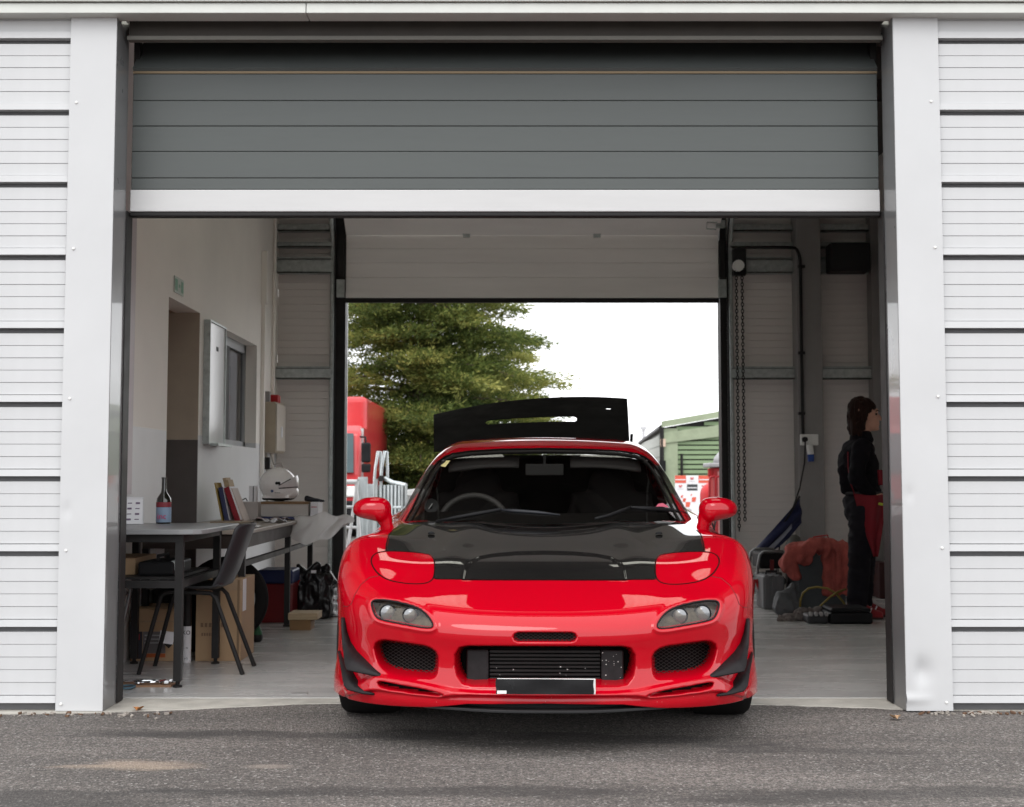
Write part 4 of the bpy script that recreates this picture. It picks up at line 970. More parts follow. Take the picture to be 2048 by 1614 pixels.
# wall cables and hanging strap near the cabinet
cd_ = thing('wall_cables', 'loose pale cables and black plug hanging under the cream cabinet', 'cables', (WX+.05,5.7,.9))
MB().tube([(WX+.06,5.65,1.2),(WX+.10,5.6,1.1),(WX+.16,5.62,1.12),(WX+.19,5.65,1.0),(WX+.15,5.7,.92)], .006, 6).build('cable', mat('cable_pale', (.45,.42,.38), .5), cd_, smooth=True)
MB().tube([(WX+.03,5.62,1.2),(WX+.05,5.6,1.0),(WX+.05,5.6,.7)], .012, 6).build('cable', mat('cable_pale', (.45,.42,.38)), cd_, smooth=True)
MB().box(WX+.03,WX+.07,5.56,5.60,1.06,1.16).build('plug', M_black, cd_, bevel=.006)
MB().box(WX+.07,WX+.10,5.56,5.60,1.0,1.07).build('plug', M_black, cd_, bevel=.006)
MB().box(WX+.06,WX+.12,5.55,5.62,.955,.985).build('connector', mat('connector_yellow', (.6,.36,.03), .45), cd_, bevel=.006)

# ---- front table
tb = thing('work_table', 'grey topped black steel table nearest the doorway', 'table', (-1.76,1.08,FZ))
tp = [(-2.05,.60),(-1.56,.60),(-1.50,.615),(-1.465,.65),(-1.455,.72),(-1.455,1.50),(-1.47,1.55),(-1.52,1.57),(-2.05,1.57)]
MB().prism(tp, .722, .746, 'xy').build('table_top', M_ttop, tb, bevel=.004)
for x, y in ((-1.57,.66),(-1.57,1.50),(-2.0,.66),(-2.0,1.50)):
    lg = MB().box(x-.018,x+.018,y-.018,y+.018,FZ+.03,.70).build('leg', M_steel, tb)
    MB().lathe([(.022,0),(.022,.008),(.010,.014),(.010,.031)], 12, Matrix.Translation((x,y,FZ))).build('foot', M_black, lg)
MB().box(-2.0,-1.57,.645,.675,.47,.505).box(-1.585,-1.555,.66,1.5,.47,.505).box(-2.0,-1.57,1.485,1.515,.47,.505).build('brace', M_steel, tb)
MB().box(-2.02,-1.55,.64,.68,.685,.7215).box(-1.59,-1.55,.68,1.52,.685,.7215).box(-2.02,-1.55,1.48,1.52,.685,.7215).build('apron', M_steel, tb)
sh = MB().box(-2.03,-1.60,.70,1.46,.506,.518).build('lower_shelf', M_steel, tb)
# on the shelf
tag(MB().box(-2.02,-1.83,.85,1.25,.519,.60).build('cardboard_box', M_card, bevel=.003), 'flat brown carton on the shelf under the grey table', 'box')
lt = thing('toolbox', 'black plastic toolbox with silver corner on the table shelf', 'toolbox', (-1.70,.95,.519))
MB().box(-1.80,-1.625,.78,1.15,.519,.585).build('case', M_bk, lt, bevel=.012); MB().box(-1.645,-1.612,.79,.95,.54,.592).build('corner_cap', M_galv, lt, bevel=.01)
MB().tube([(-1.72,.85,.586),(-1.72,.85,.61),(-1.72,1.05,.61),(-1.72,1.05,.586)], .008, 6).build('handle', M_bk, lt)
# bottle, calendar, tissue on the table
bt = thing('bottle', 'dark glass bottle with blue label standing on the grey table', 'bottle', (-1.848,1.46,.746))
T = Matrix.Translation((-1.848,1.46,.7462))
MB().lathe([(0,0),(.036,0),(.039,.004),(.039,.12),(.036,.135),(.016,.165),(.0125,.19),(.0125,.235),(.014,.236),(.014,.246),(0,.246)], 24, T).build('glass', mat('bottle_dark', (.012,.012,.008), .08, coat=1), bt, smooth=45)
MB().lathe([(.0395,.008),(.0398,.01),(.0398,.085),(.0395,.087)], 24, T).build('label_band', mat('label_blue', (.20,.27,.37), .5), bt, smooth=40)
MB().lathe([(.0398,.088),(.0400,.09),(.0400,.112),(.0398,.114)], 24, T).build('label_band', mat('label_red', (.20,.03,.04), .5), bt, smooth=40)
text('lettering', 'inc', .042, face_cam((-1.848,1.4195,.785)), mat('letter_pink', (.45,.05,.14), .5), bt)
cl_ = thing('desk_calendar', 'white printed calendar leaning by the wall on the grey table', 'calendar', (-2.0,1.36,.746))
MB().obox((-2.0,1.36,.818), (.125,.004,.142), (R(-12),0,R(8))).build('sheet', M_paper, cl_)
MB().obox((-2.0,1.385,.816), (.125,.004,.142), (R(12),0,R(8))).build('sheet', M_paper, cl_)
b = MB(); 
for k in range(4):
    for j in range(3): b.obox((-2.042+.040*j, 1.3505+.006*j-.0068+.03*(k)*.213-.004, .772+.028*k), (.022,.001,.010 if (k+j) % 2 else .005), (R(-12),0,R(8)))
b.build('print', mat('print_mixed', (.14,.10,.16), .6), cl_)
tag(blob('paper_tissue', [('e',(-1.925,.60,.735),(.02,.012,.03),(0,.5,0)),('e',(-1.915,.597,.715),(.014,.01,.022)),('e',(-1.945,.61,.748),(.03,.02,.008))], .004, M_paper, it=2), 'crumpled white tissue over the front edge of the grey table', 'tissue')
tag(MB().tube([(-2.03,.598,.74),(-1.99,.592,.70),(-1.96,.594,.73),(-1.93,.59,.66),(-1.925,.593,.60)], .005, 6).build('loose_wire', M_black, smooth=True), 'black wire drooping over the front edge of the grey table', 'wire')

# ---- stacking chair
chx = thing('stacking_chair', 'charcoal plastic stacking chair with black tube legs tucked under the table', 'chair', (-1.6,1.24,FZ))
M_shell = mat('chair_shell', (.032,.032,.035), .42, var=.12)
def shell(u, v):
    w_ = (v-.5); pr = [(-1.83,.425),(-1.79,.442),(-1.70,.438),(-1.58,.428),(-1.50,.428),(-1.445,.45),(-1.41,.52),(-1.375,.62),(-1.335,.735),(-1.322,.755)]
    t = u*(len(pr)-1); i = min(int(t), len(pr)-2); f_ = t-i; x = pr[i][0]*(1-f_)+pr[i+1][0]*f_; z = pr[i][1]*(1-f_)+pr[i+1][1]*f_
    wd = .40 - .06*max(0, (u-.85)/.15)**2; return (x + .05*(abs(w_)*2)**2.5*(-1 if u > .55 else 0), 1.24 + w_*wd, z + .018*(abs(w_)*2)**3*(1 if u < .55 else 0))
MB().grid(shell, 36, 14).build('seat_shell', M_shell, chx, smooth=True, solid=.007)
for y, yf in ((1.10,1.08),(1.38,1.40)):
    MB().tube([(-1.865,yf,FZ),(-1.765,y,.395),(-1.74,y,.415),(-1.70,y,.42)], .0115, 8).build('leg', M_black, chx, smooth=50)
    MB().tube([(-1.345,yf,FZ),(-1.49,y,.385),(-1.515,y,.41),(-1.70,y,.42)], .0115, 8).build('leg', M_black, chx, smooth=50)
MB().tube([(-1.70,1.10,.42),(-1.70,1.38,.42)], .0115, 8).build('cross_bar', M_black, chx)
# folded metal chair leaning in the corner
fc = thing('folding_chair', 'folded grey metal chair leaning by the door jamb', 'chair', (-1.93,.9,FZ))
for y in (.88,.98):
    MB().tube([(-1.99,y,FZ),(-1.93,y,.22),(-1.885,y,.44),(-1.905,y,.47),(-1.955,y,.45)], .010, 8).build('tube_frame', mat('tube_grey', (.14,.14,.14), .4, metal=.6), fc, smooth=50)
MB().tube([(-1.96,.88,.3),(-1.93,.88,.34),(-1.90,.90,.42),(-1.90,.98,.42)], .009, 8).build('tube_frame', mat('tube_grey', (.14,.14,.14)), fc, smooth=50)
MB().box(-2.0,-1.96,.86,.99,.14,.24).build('seat_plate', M_colgrey, fc)

# ---- boxes under the tables
def carton(name, label, x0, x1, y0, y1, z0, z1, m=None, group=None):
    t = thing(name, label, 'box', ((x0+x1)/2, (y0+y1)/2, z0), group=group)
    MB().box(x0,x1,y0,y1,z0,z1).build('carton', m or M_card, t, bevel=.003)
    return t
c = carton('cardboard_box', 'tall brown carton standing behind the chair legs', -1.70,-1.455,1.60,1.98,FZ,.445)
xm = (-1.70-1.455)/2
MB().box(xm+.10,xm+.112,1.5975,1.5995,FZ+.005,.44).build('seam', mat('card_edge', (.22,.15,.09), .8), c)
MB().box(-1.70,-1.455,1.598,1.5998,.385,.44).build('tape', M_tape, c); MB().box(-1.4545,-1.4525,1.63,1.72,.27,.44).build('address_label', M_paper, c)
[MB().box(xm-.03-.13/2+k*.13/6, xm-.03-.13/2+k*.13/6+.13/9, 1.5975, 1.5985, .20-.022/2, .20+.022/2).build('print_mark', mat('card_ink', (.22,.14,.09), .8), c) for k in range(6)]
[MB().box(xm-.05-.08/2+k*.08/6, xm-.05-.08/2+k*.08/6+.08/9, 1.5975, 1.5985, .15-.016/2, .15+.016/2).build('print_mark', mat('card_ink', (.22,.14,.09), .8), c) for k in range(6)]
c = carton('cardboard_box', 'brown carton printed with a black panel, red mark and orange strip', -2.05,-1.80,1.60,1.95,FZ,.285)
yf = 1.5985
MB().box(-2.045,-1.985,yf,yf+.001,FZ+.012,.165).build('printed_panel', M_ink, c); MB().box(-1.982,-1.86,yf,yf+.001,.05,.165).build('printed_panel', mat('print_grey', (.16,.15,.15), .7), c)
MB().box(-1.982,-1.86,yf,yf+.001,FZ+.02,.048).build('printed_strip', mat('print_orange', (.42,.10,.03), .6), c)
text('emblem', 'M', .045, face_cam((-2.014,yf-.0012,.135)), mat('print_red', (.5,.02,.02), .6), c)
for z in (.145,.125,.105): MB().box(-1.972,-1.868,yf-.0012,yf-.0002,z-.003,z+.003).build('print_line', mat('print_pale', (.4,.4,.4), .7), c)
text('lettering', 'X', .024, face_cam((-1.965,yf-.0012,.032)), M_ink, c)
MB().box(-2.05,-1.80,1.598,1.5998,.215,.222).build('tape', M_tape, c)
ht = thing('hazard_tag', 'white folded paper tag with black diamond corner hanging by the printed carton', 'tag', (-1.83,1.50,.10))
MB().obox((-1.83,1.50,.145), (.075,.003,.065), (0,R(8),R(5))).build('paper', M_paper, ht)
MB().obox((-1.82,1.505,.115), (.04,.002,.04), (0,R(45),0)).build('diamond', M_black, ht)
# tube standing between the cartons
tu = thing('card_tube', 'slim white and black tube standing beside the tall carton', 'tube', (-1.735,1.56,FZ))
T = Matrix.Translation((-1.735,1.56,FZ))
MB().lathe([(.022,0),(.022,.19)], 18, T).build('sleeve', M_paper, tu, smooth=40); MB().lathe([(.0215,.191),(.0215,.36),(.008,.37),(.006,.42)], 18, T).build('upper_tube', M_black, tu, smooth=40)
text('lettering', 'KO', .03, face_cam((-1.735,1.537,.165)), M_ink, tu); text('lettering', '- O', .014, face_cam((-1.735,1.537,.085)), M_ink, tu); text('lettering', 'o 5', .014, face_cam((-1.735,1.537,.03)), M_ink, tu)
# dark holdall filling the back under the table
hb_ = thing('holdall', 'black fabric holdall behind the printed carton under the table', 'bag', (-1.9,2.2,FZ))
blob('bag_body', [('b',(-1.88,2.25,.20),(.30,.5,.38)),('e',(-1.85,2.15,.40),(.16,.25,.06))], .02, mat('nylon_black', (.014,.013,.013), .8, bump=.3, bs=30), hb_, it=8, fold=(.012,9,(1,1,1)))
MB().tube([(-1.95,2.02,.35),(-1.93,1.98,.45),(-1.84,1.98,.45),(-1.82,2.02,.35)], .012, 6).build('handle', M_black, hb_, smooth=True)

# ---- loose tyre
ty = thing('spare_tyre', 'loose black tyre leaning behind the chair back', 'tyre', (-1.70,2.45,FZ))
T = Matrix.Translation((-1.715,2.45,.262)) @ Euler((R(82),0,R(12))).to_matrix().to_4x4()
tpf = [(.175,-.085),(.2,-.10),(.235,-.10),(.250,-.085),(.254,-.04),(.255,0),(.254,.04),(.250,.085),(.235,.10),(.2,.10),(.175,.085),(.172,0),(.175,-.085)]
MB().lathe(tpf, 44, T).build('carcass', M_tyre, ty, smooth=40)
MB().tube([T @ Vector((.17*math.cos(a*math.pi/18), .17*math.sin(a*math.pi/18), .07)) for a in range(36)], .005, 6, closed=True).build('bead', M_galv, ty, smooth=True)
# green pouch
gb = thing('green_pouch', 'small green and black pouch on the floor below the tyre', 'pouch', (-1.53,2.50,FZ))
blob('pouch_body', [('c',(-1.53,2.50,.035),(-1.53,2.50,.06),.035,.03),('c',(-1.53,2.5,.07),(-1.535,2.5,.135),.026,.006)], .006, [mat('pouch_green', (.02,.10,.04), .5), M_black], gb, it=3, picker=lambda c, n: 1 if c.z < .05 else 0)

# ---- long desk
dk = thing('long_desk', 'long pale topped desk with black frame along the left wall', 'desk', (-1.76,3.1,FZ))
MB().box(-2.05,-1.455,1.72,4.45,.678,.700).build('desk_top', mat('desk_beige', (.30,.26,.22), .4, var=.06), dk, bevel=.004)
MB().box(-1.51,-1.48,1.75,4.42,.60,.677).box(-2.03,-1.48,1.74,1.77,.60,.677).build('apron', mat('apron_brown', (.035,.026,.022), .5), dk)
for x, y in ((-1.49,1.78),(-1.49,3.36),(-1.49,4.40),(-2.02,1.78),(-2.02,4.40)):
    lg = MB().box(x-.018,x+.018,y-.018,y+.018,FZ+.012,.60).build('leg', M_steel, dk); MB().box(x-.022,x+.022,y-.022,y+.022,FZ,FZ+.013).build('foot', M_black, lg)
MB().box(-1.505,-1.475,1.8,4.38,.50,.53).build('brace', M_steel, dk)
# books and folders leaning
def leaning(name, label, x, y, th, dep, h, ang, m, edge=True):
    t = thing(name, label, 'book', (x, y, .7015)); a = R(ang); 
    c = Vector((x - math.sin(-a)*0, y, .7015))
    b = MB().obox((0,0,0), (th, dep, h)); M = Matrix.Translation((x+.02, y, .7015)) @ Matrix.Rotation(a, 4, 'Y') @ Matrix.Translation((0,0,h/2+.006))
    b.v = [tuple(M @ Vector(v)) for v in b.v]; b.build('cover', m, t, bevel=.002)
    if edge:
        b = MB().obox((th*.30,-.0022,.0), (th*.62, dep-.008, h-.006)); b.v = [tuple(M @ Vector(v)) for v in b.v]; b.build('pages', M_paper, t)
BY = 3.25
leaning('book', 'yellow wooden ruler-like board leftmost among the leaning books', -1.905, BY, .010, .18, .255, -12, mat('book_yellow', (.35,.24,.06), .6), False)
leaning('book', 'navy blue folder leaning between the yellow board and brown boards', -1.872, BY, .030, .20, .225, -12, mat('book_navy', (.035,.04,.10), .5))
leaning('book', 'brown board rising tallest behind the navy folder', -1.855, BY+.12, .02, .16, .29, -14, M_wood, False)
leaning('book', 'tan board leaning behind the red folder', -1.828, BY+.12, .014, .16, .28, -16, M_wood, False)
leaning('book', 'dark red folder leaning against the boards', -1.80, BY, .036, .20, .235, -20, mat('book_red', (.24,.012,.022), .4))
leaning('book', 'thin cream folder rightmost of the leaning books', -1.768, BY+.03, .010, .20, .23, -22, mat('book_cream', (.50,.42,.38), .6), False)
# white cartons
c = carton('small_carton', 'plain off white carton beside the leaning books', -1.93,-1.83,3.62,3.78,.7012,.825, mat('carton_grey', (.42,.38,.36), .6))
c = carton('small_carton', 'off white carton between its twin and the helmet', -1.828,-1.735,3.60,3.78,.7012,.825, mat('carton_grey', (.42,.38,.36)))
c = carton('spray_carton', 'narrow white carton with black stripe standing on the small cartons', -1.805,-1.755,3.64,3.70,.8252,.935, M_paper)
MB().box(-1.778,-1.772,3.638,3.6398,.8262,.932).build('stripe', M_black, c)
tag(MB().tube([(-1.92,3.66,.829),(-1.88,3.65,.832),(-1.85,3.66,.84),(-1.83,3.66,.85),(-1.822,3.67,.831)], .004, 6).build('short_wire', M_black, smooth=True), 'short black wire lying on the off white carton', 'wire')
# helmet box and things on the desk
c = carton('flat_box', 'long white box with brown lid under the helmet', -1.755,-1.41,3.72,4.05,.722,.808, mat('flat_white', (.46,.43,.40), .5))
MB().box(-1.76,-1.405,3.715,4.055,.8082,.824).build('lid', mat('lid_brown', (.20,.12,.06), .5), c)
c = carton('small_carton', 'small white carton with red print at the desk end', -1.40,-1.345,3.76,3.98,.722,.822, M_paper)
MB().box(-1.395,-1.355,3.7585,3.7598,.785,.79).build('print', M_red, c)
tag(MB().obox((-1.56,3.86,.7115), (.43,.34,.018), (0,0,R(4))).build('blue_folder', mat('folder_blue', (.035,.045,.13), .45), bevel=.003), 'dark blue folder lying under the long white box', 'folder')
def rumple(x0, x1, y0, y1, z, h, seed):
    r_ = random.Random(seed); ph_ = [r_.uniform(0,6) for _ in range(4)]
    return lambda u, v: (x0+(x1-x0)*u, y0+(y1-y0)*v, z + h*(.5+.5*math.sin(u*7+ph_[0])*math.cos(v*5+ph_[1])) + h*.3*math.sin(u*17+ph_[2]))
tag(MB().grid(rumple(-1.74,-1.52,3.42,3.66,.7025,.018,1), 20, 14).build('magazine', mat('magazine_dark', (.10,.035,.04), .35, var=.8, vs=30, col2=(.34,.30,.30)), smooth=True, solid=.002), 'curled glossy magazine on the desk in front of the helmet box', 'magazine')
tag(MB().obox((-1.80,3.05,.7072), (.20,.26,.010), (0,0,R(-10))).build('notepad', mat('notepad_tan', (.33,.26,.19), .6), bevel=.002), 'tan notepad lying flat on the desk before the red folder', 'notepad')
tag(MB().grid(rumple(-1.56,-1.47,2.0,2.3,.7025,.012,4), 12, 10).build('paper_sheet', M_paper, smooth=True), 'loose white paper on the near end of the long desk', 'paper')
tag(MB().grid(rumple(-1.62,-1.47,3.05,3.28,.7025,.02,8), 14, 12).build('paper_sheet', mat('paper_print', (.5,.5,.52), .6, var=.3, vs=40), smooth=True), 'printed leaflet curling up on the desk edge', 'paper')
bl = blob('black_glove', [('e',(-1.40,3.86,.835),(.06,.05,.014)),('c',(-1.44,3.86,.85),(-1.36,3.84,.83),.018,.012),('c',(-1.36,3.88,.83),(-1.32,3.86,.828),.014,.008)], .006, mat('glove_black', (.015,.016,.022), .7), it=3)
tag(bl, 'black glove lying behind the white helmet on the box', 'glove')

# ---- helmet
hm = thing('racing_helmet', 'white full face racing helmet with clear visor on the long box', 'helmet', (-1.62,3.86,.8245))
hc = Vector((-1.645,3.86,.945))
M_hel = mat('helmet_white', (.80,.77,.75), .15, var=.03, coat=.6)
prims = [('e',hc,(.132,.118,.118)), ('e',hc+Vector((.012,0,-.045)),(.128,.11,.075)), ('e',hc+Vector((.075,0,-.055)),(.075,.085,.058)), ('b',hc+Vector((.0,0,-.095)),(.19,.17,.03))]
blob('shell', prims, .006, [M_hel, M_bk], hm, it=6, picker=lambda c, n: 1 if c.z < hc.z-.098 else 0)
def visor(u, v):
    a = R(-80+160*u); zz = hc.z - .030 + .080*v*(.25+.75*math.sin(math.pi*u)); k = math.sqrt(max(.05, 1-((zz-hc.z)/.128)**2))
    return (hc.x + .002 + .146*k*math.cos(a), hc.y + .124*k*math.sin(a), zz + .012*math.cos(a))
MB().grid(visor, 40, 8).build('visor', mat('visor_pale', (.62,.59,.58), .12, var=.05, coat=.8), hm, smooth=True)
ed = [visor(k/40, 0) for k in range(41)]; MB().tube(ed, .0032, 6).build('visor_edge', M_bk, hm, smooth=True)
MB().tube([visor(k/12*.22, 1.0) for k in range(13)], .003, 6).build('visor_edge', M_bk, hm, smooth=True)
pv = Vector((hc.x+.012, hc.y-.119, hc.z+.008))
for dx in (0,.016): MB().lathe([(.011,0),(.010,.005),(0,.006)], 14, Matrix.Translation(pv+Vector((dx,-.0,0))) @ Matrix.Rotation(R(90),4,'X')).build('visor_pivot', M_bk, hm)
MB().lathe([(.010,0),(.009,.002),(0,.0025)], 14, Matrix.Translation((hc.x-.02,hc.y-.1135,hc.z-.047)) @ Matrix.Rotation(R(90),4,'X')).build('badge', mat('badge_blue', (.05,.09,.2), .4), hm)
MB().box(hc.x-.002,hc.x+.038,hc.y-.1195,hc.y-.1165,hc.z-.0605,hc.z-.0565).build('brand_mark', M_colgrey, hm)
# plastic sheet hanging off the desk corner
def sheet(u, v):
    x = -1.50 + .42*u; fall = u*u; z = .712 + .02*math.sin(u*4) - .22*max(0, v-.12)*(.35+.65*math.sin(math.pi*min(1, u*.9+.12))) + .012*math.sin(u*15+v*6) + .035*u
    return (x + .03*math.sin(v*5), 3.36 + .10*math.sin(u*3.2) + .22*(1-v)*(1-u) + .02*math.sin(u*19+v*3), z)
tag(MB().grid(sheet, 40, 24).build('plastic_sheet', translucent('polythene', (.70,.68,.67), .55), smooth=True), 'crumpled translucent plastic sheet hanging off the desk corner', 'sheet')

# ---- floor along the desk
cr = thing('cool_box', 'dark red cool box with navy lid under the long desk', 'cool box', (-1.61,3.75,FZ))
MB().box(-1.72,-1.50,3.60,3.90,FZ,.27).build('tub', mat('cool_red', (.16,.008,.010), .5), cr, bevel=.01); MB().box(-1.73,-1.49,3.59,3.91,.271,.365).build('lid', M_blue, cr, bevel=.012)
rb = thing('snack_box', 'red and white striped carton beside the black carrier bag', 'box', (-1.52,4.2,FZ))
b = MB().add([(-1.575,4.12,FZ),(-1.475,4.12,FZ),(-1.475,4.25,FZ),(-1.575,4.25,FZ),(-1.595,4.10,.26),(-1.445,4.10,.26),(-1.445,4.27,.26),(-1.595,4.27,.26)], [(0,3,2,1),(4,5,6,7),(0,1,5,4),(1,2,6,5),(2,3,7,6),(3,0,4,7)]); b.build('carton', mat('snack_red', (.45,.02,.025), .45), rb)
for k in (0, 2): MB().add([(-1.57+.03*k,4.1192,FZ+.01),(-1.552+.03*k,4.1192,FZ+.01),(-1.565+.036*k,4.099,.25),(-1.588+.036*k,4.099,.25)], [(0,1,2,3)]).build('stripe', M_paper, rb)
MB().box(-1.575,-1.46,4.13,4.24,.255,.305).build('inner_bag', mat('inner_blue_white', (.45,.5,.62), .4, var=.5, vs=25), rb, bevel=.01)
bg_ = thing('carrier_bag', 'crumpled black plastic carrier bag on the floor by the car', 'bag', (-1.37,3.95,FZ))
blob('bag_body', [('b',(-1.385,3.95,.13),(.22,.16,.24)),('e',(-1.37,3.95,.28),(.12,.08,.06)),('c',(-1.46,3.95,.30),(-1.50,3.94,.37),.03,.012),('c',(-1.37,3.95,.30),(-1.30,3.94,.36),.035,.02),('c',(-1.32,3.93,.30),(-1.26,3.95,.26),.03,.02),('c',(-1.44,3.9,.3),(-1.36,3.92,.385),.025,.02)], .011, mat('bag_black', (.012,.011,.012), .25, bump=.8, bs=22), bg_, it=2, fold=(.012,16,(1,1,.6)))
MB().box(-1.405,-1.37,3.862,3.868,.325,.345).build('label_tag', M_paper, bg_)
fb = blob('foil_bag', [('b',(-1.225,4.05,.11),(.09,.10,.20)),('e',(-1.225,4.05,.22),(.05,.05,.05)),('c',(-1.20,4.0,.2),(-1.18,4.0,.1),.02,.025)], .01, mat('foil', (.42,.42,.42), .25, metal=.7, bump=1, bs=30, var=.5, vs=40), it=2)
tag(fb, 'crinkled silver foil bag between the black bag and the car', 'bag')
bx = thing('wooden_block', 'low raw timber block standing on short feet on the floor', 'block', (-1.35,3.16,FZ))
MB().box(-1.445,-1.255,3.12,3.34,.075,.118).build('plank', M_wood, bx, bevel=.003); MB().box(-1.435,-1.30,3.13,3.32,FZ,.0745).build('foot', mat('wood_dark', (.22,.13,.06), .7), bx)
# spanners on a strip of board
wd = tag(MB().box(-1.90,-1.60,.66,.76,FZ,FZ+.008).build('board_strip', mat('hardboard', (.26,.15,.09), .7)), 'thin brown board on the floor under two chrome spanners', 'board')
def spanner(label, x0, x1, y, rot):
    t = thing('spanner', label, 'spanner', ((x0+x1)/2, y, FZ+.0085)); z = FZ+.017
    a, b_ = Vector((x0,y,z)), Vector((x1,y+rot,z))
    MB().tube([a.lerp(b_, .0), b_], .0085, 8, ry=.005).build('shaft', M_chrome, t, smooth=True)
    d = (b_-a).normalized(); n_ = Vector((-d.y, d.x, 0))
    pts = [b_ + d*q + n_*w_ for q, w_ in ((0,.008),(.012,.020),(.034,.017),(.030,.007),(.014,.006),(.014,-.006),(.030,-.007),(.034,-.017),(.012,-.020),(0,-.008))]
    MB().prism([(p.x,p.y) for p in pts], z-.006, z+.006, 'xy').build('jaw', M_chrome, t, bevel=.002)
    MB().tube([a - d*.012 + (d*math.cos(k*math.pi/10) + n_*math.sin(k*math.pi/10))*.014 for k in range(20)], .006, 6, closed=True).build('ring_end', M_chrome, t, smooth=True)
spanner('long chrome spanner lying on the board by the table leg', -1.87,-1.645,.715,.03)
spanner('shorter chrome spanner nearest the doorway on the board', -1.75,-1.655,.685,.018)
sc = gnd(253,1381)
tag(MB().tube([(sc.x+.034*math.cos(a*math.pi/14), sc.y+.05*math.sin(a*math.pi/14), FZ+.009) for a in range(28)], .005, 6, closed=True, ry=.008).build('webbing_loop', mat('webbing_blue', (.07,.13,.17), .7), smooth=True), 'blue grey webbing loop on the floor just inside the door jamb', 'strap')
q = gnd(602,1391); tag(MB().box(q.x-.045,q.x+.03,q.y-.02,q.y+.03,FZ,FZ+.003).build('floor_plate', M_colgrey), 'small flat grey scrap on the garage floor left of the car', 'scrap')
for px, py, lb in ((276,1420,'orange dry leaf at the asphalt edge left of the car'), (1791,1437,'tan dry leaf on the asphalt right of the car')):
    g = gnd(px, py, .006); tag(MB().grid(lambda u, v: (g.x+(u-.5)*.05*(1-.8*abs(2*v-1)**2), g.y+(v-.5)*.05, .008+.012*(2*u-1)**2+.004*math.sin(v*5)), 6, 6).build('dry_leaf', mat('leaf_'+lb[:3], (.45,.20,.07) if px < 900 else (.5,.33,.2), .8), smooth=True), lb, 'leaf')

# ---- grit and leaf litter swept against the foot of the front wall
gr_ = MB(); rg_ = random.Random(3)
for k in range(260):
    if rg_.random() < .62: x_ = rg_.uniform(OR+.02, OR+1.2); y_ = -.03 - abs(rg_.gauss(0, .03))
    else: x_ = rg_.uniform(OL-1.2, OL+.3); y_ = -.05 - abs(rg_.gauss(0, .035))
    q = rg_.uniform(.003, .011); a_ = rg_.uniform(0, 6.28)
    gr_.obox((x_, y_, .003+q*.35), (q*2, q*1.3, q*.9), (rg_.uniform(-.5,.5), rg_.uniform(-.5,.5), a_), mi=0 if rg_.random() < .6 else 1)
g_o = gr_.build('grit', [mat('grit_grey', (.30,.27,.24), .9, var=.4, vs=40), mat('litter_brown', (.12,.07,.045), .9, var=.5, vs=40)])
g_o['kind'] = 'stuff'; g_o['label'] = 'loose grit and leaf litter along the foot of the white front wall'; g_o['category'] = 'grit'
# ================================================================== right side of the garage
# ---- blue flag leaning on the wall
fl = thing('blue_flag', 'folded blue fabric flag leaning against the grey stanchion', 'flag', (2.3,5.8,FZ))
A, B_ = at(1600,998,5.95), at(1497,1112,5.4)
C_, D_ = at(1604,1045,5.95), at(1530,1110,5.5)
def flag(u, v):
    p = A.lerp(B_, u); q = C_.lerp(D_, u); r_ = p.lerp(q, v); r_.y += .03*math.sin(v*9+u*3); r_.z -= .02*math.sin(u*math.pi)*(.5+v); return r_
MB().grid(flag, 24, 12).build('cloth', mat('flag_blue', (.022,.026,.075), .7, var=.5, vs=5, col2=(.012,.016,.06)), fl, smooth=True, solid=.004)
MB().tube([A+Vector((0,.02,.02)), B_+Vector((-.06,-.1,-.3))], .009, 8).build('pole', M_steel, fl)
def fl2(u, v): p = flag(.25+.55*u, .5+.25*v+.1*u); p.y -= .035; return p
MB().grid(fl2, 10, 3).build('white_stripe', mat('flag_white', (.32,.34,.42), .7), fl, smooth=True)
tag(MB().lathe([(0,0),(.07,0),(.075,.1),(.075,.42),(.05,.48),(.02,.50),(0,.5)], 18, Matrix.Translation((at(1588,1060,6.0).x,6.0,FZ))).build('gas_bottle', mat('bottle_green_grey', (.10,.10,.09), .5), smooth=40), 'grey green cylinder standing behind the blue flag', 'cylinder')

# ---- compressor / generator
g = gnd(1545,1190); gx0 = at(1510,1100,4.95).x; gx1 = at(1568,1100,4.95).x
gn = thing('generator', 'black framed portable generator with bare engine parts beside the car', 'generator', ((gx0+gx1)/2,5.0,FZ))
b = MB()
for y in (4.85, 5.25):
    b.tube([(gx0,y,FZ+.02),(gx0,y,.30),(gx0+.02,y,.40),(gx0+.05,y,.425),(gx1-.03,y,.425),(gx1,y,.39),(gx1,y,FZ+.02)], .011, 8)
b.tube([(gx0,4.85,.2),(gx0,5.25,.2)], .011, 8).tube([(gx1,4.85,.2),(gx1,5.25,.2)], .011, 8)
b.build('tube_frame', mat('tube_silver', (.2,.2,.2), .35, metal=.7), gn, smooth=50)
MB().box(gx0+.02,gx1+.01,4.88,5.22,.29,.415).build('fuel_tank', M_bk, gn, bevel=.02)
blob('engine', [('b',((gx0+gx1)/2,5.05,.17),(.17,.26,.16)),('e',((gx0+gx1)/2-.05,4.90,.16),(.045,.04,.05)),('c',((gx0+gx1)/2+.04,4.86,.12),((gx0+gx1)/2+.08,4.84,.2),.02,.03),('b',((gx0+gx1)/2+.05,4.88,.24),(.06,.05,.05))], .012, mat('engine_grey', (.10,.095,.09), .5, metal=.4, var=.6, vs=30), gn, it=1)
MB().tube([(gx0+.04,4.83,.21),(gx0+.10,4.80,.19),(gx0+.13,4.80,.14),(gx1+.0,4.80,.10)], .014, 8).build('yellow_pipe', mat('pipe_ochre', (.26,.20,.10), .5), gn, smooth=True)
MB().box(gx0+.1,gx0+.13,4.86,4.88,.22,.36).build('red_bracket', mat('bracket_red', (.12,.012,.014), .5), gn)
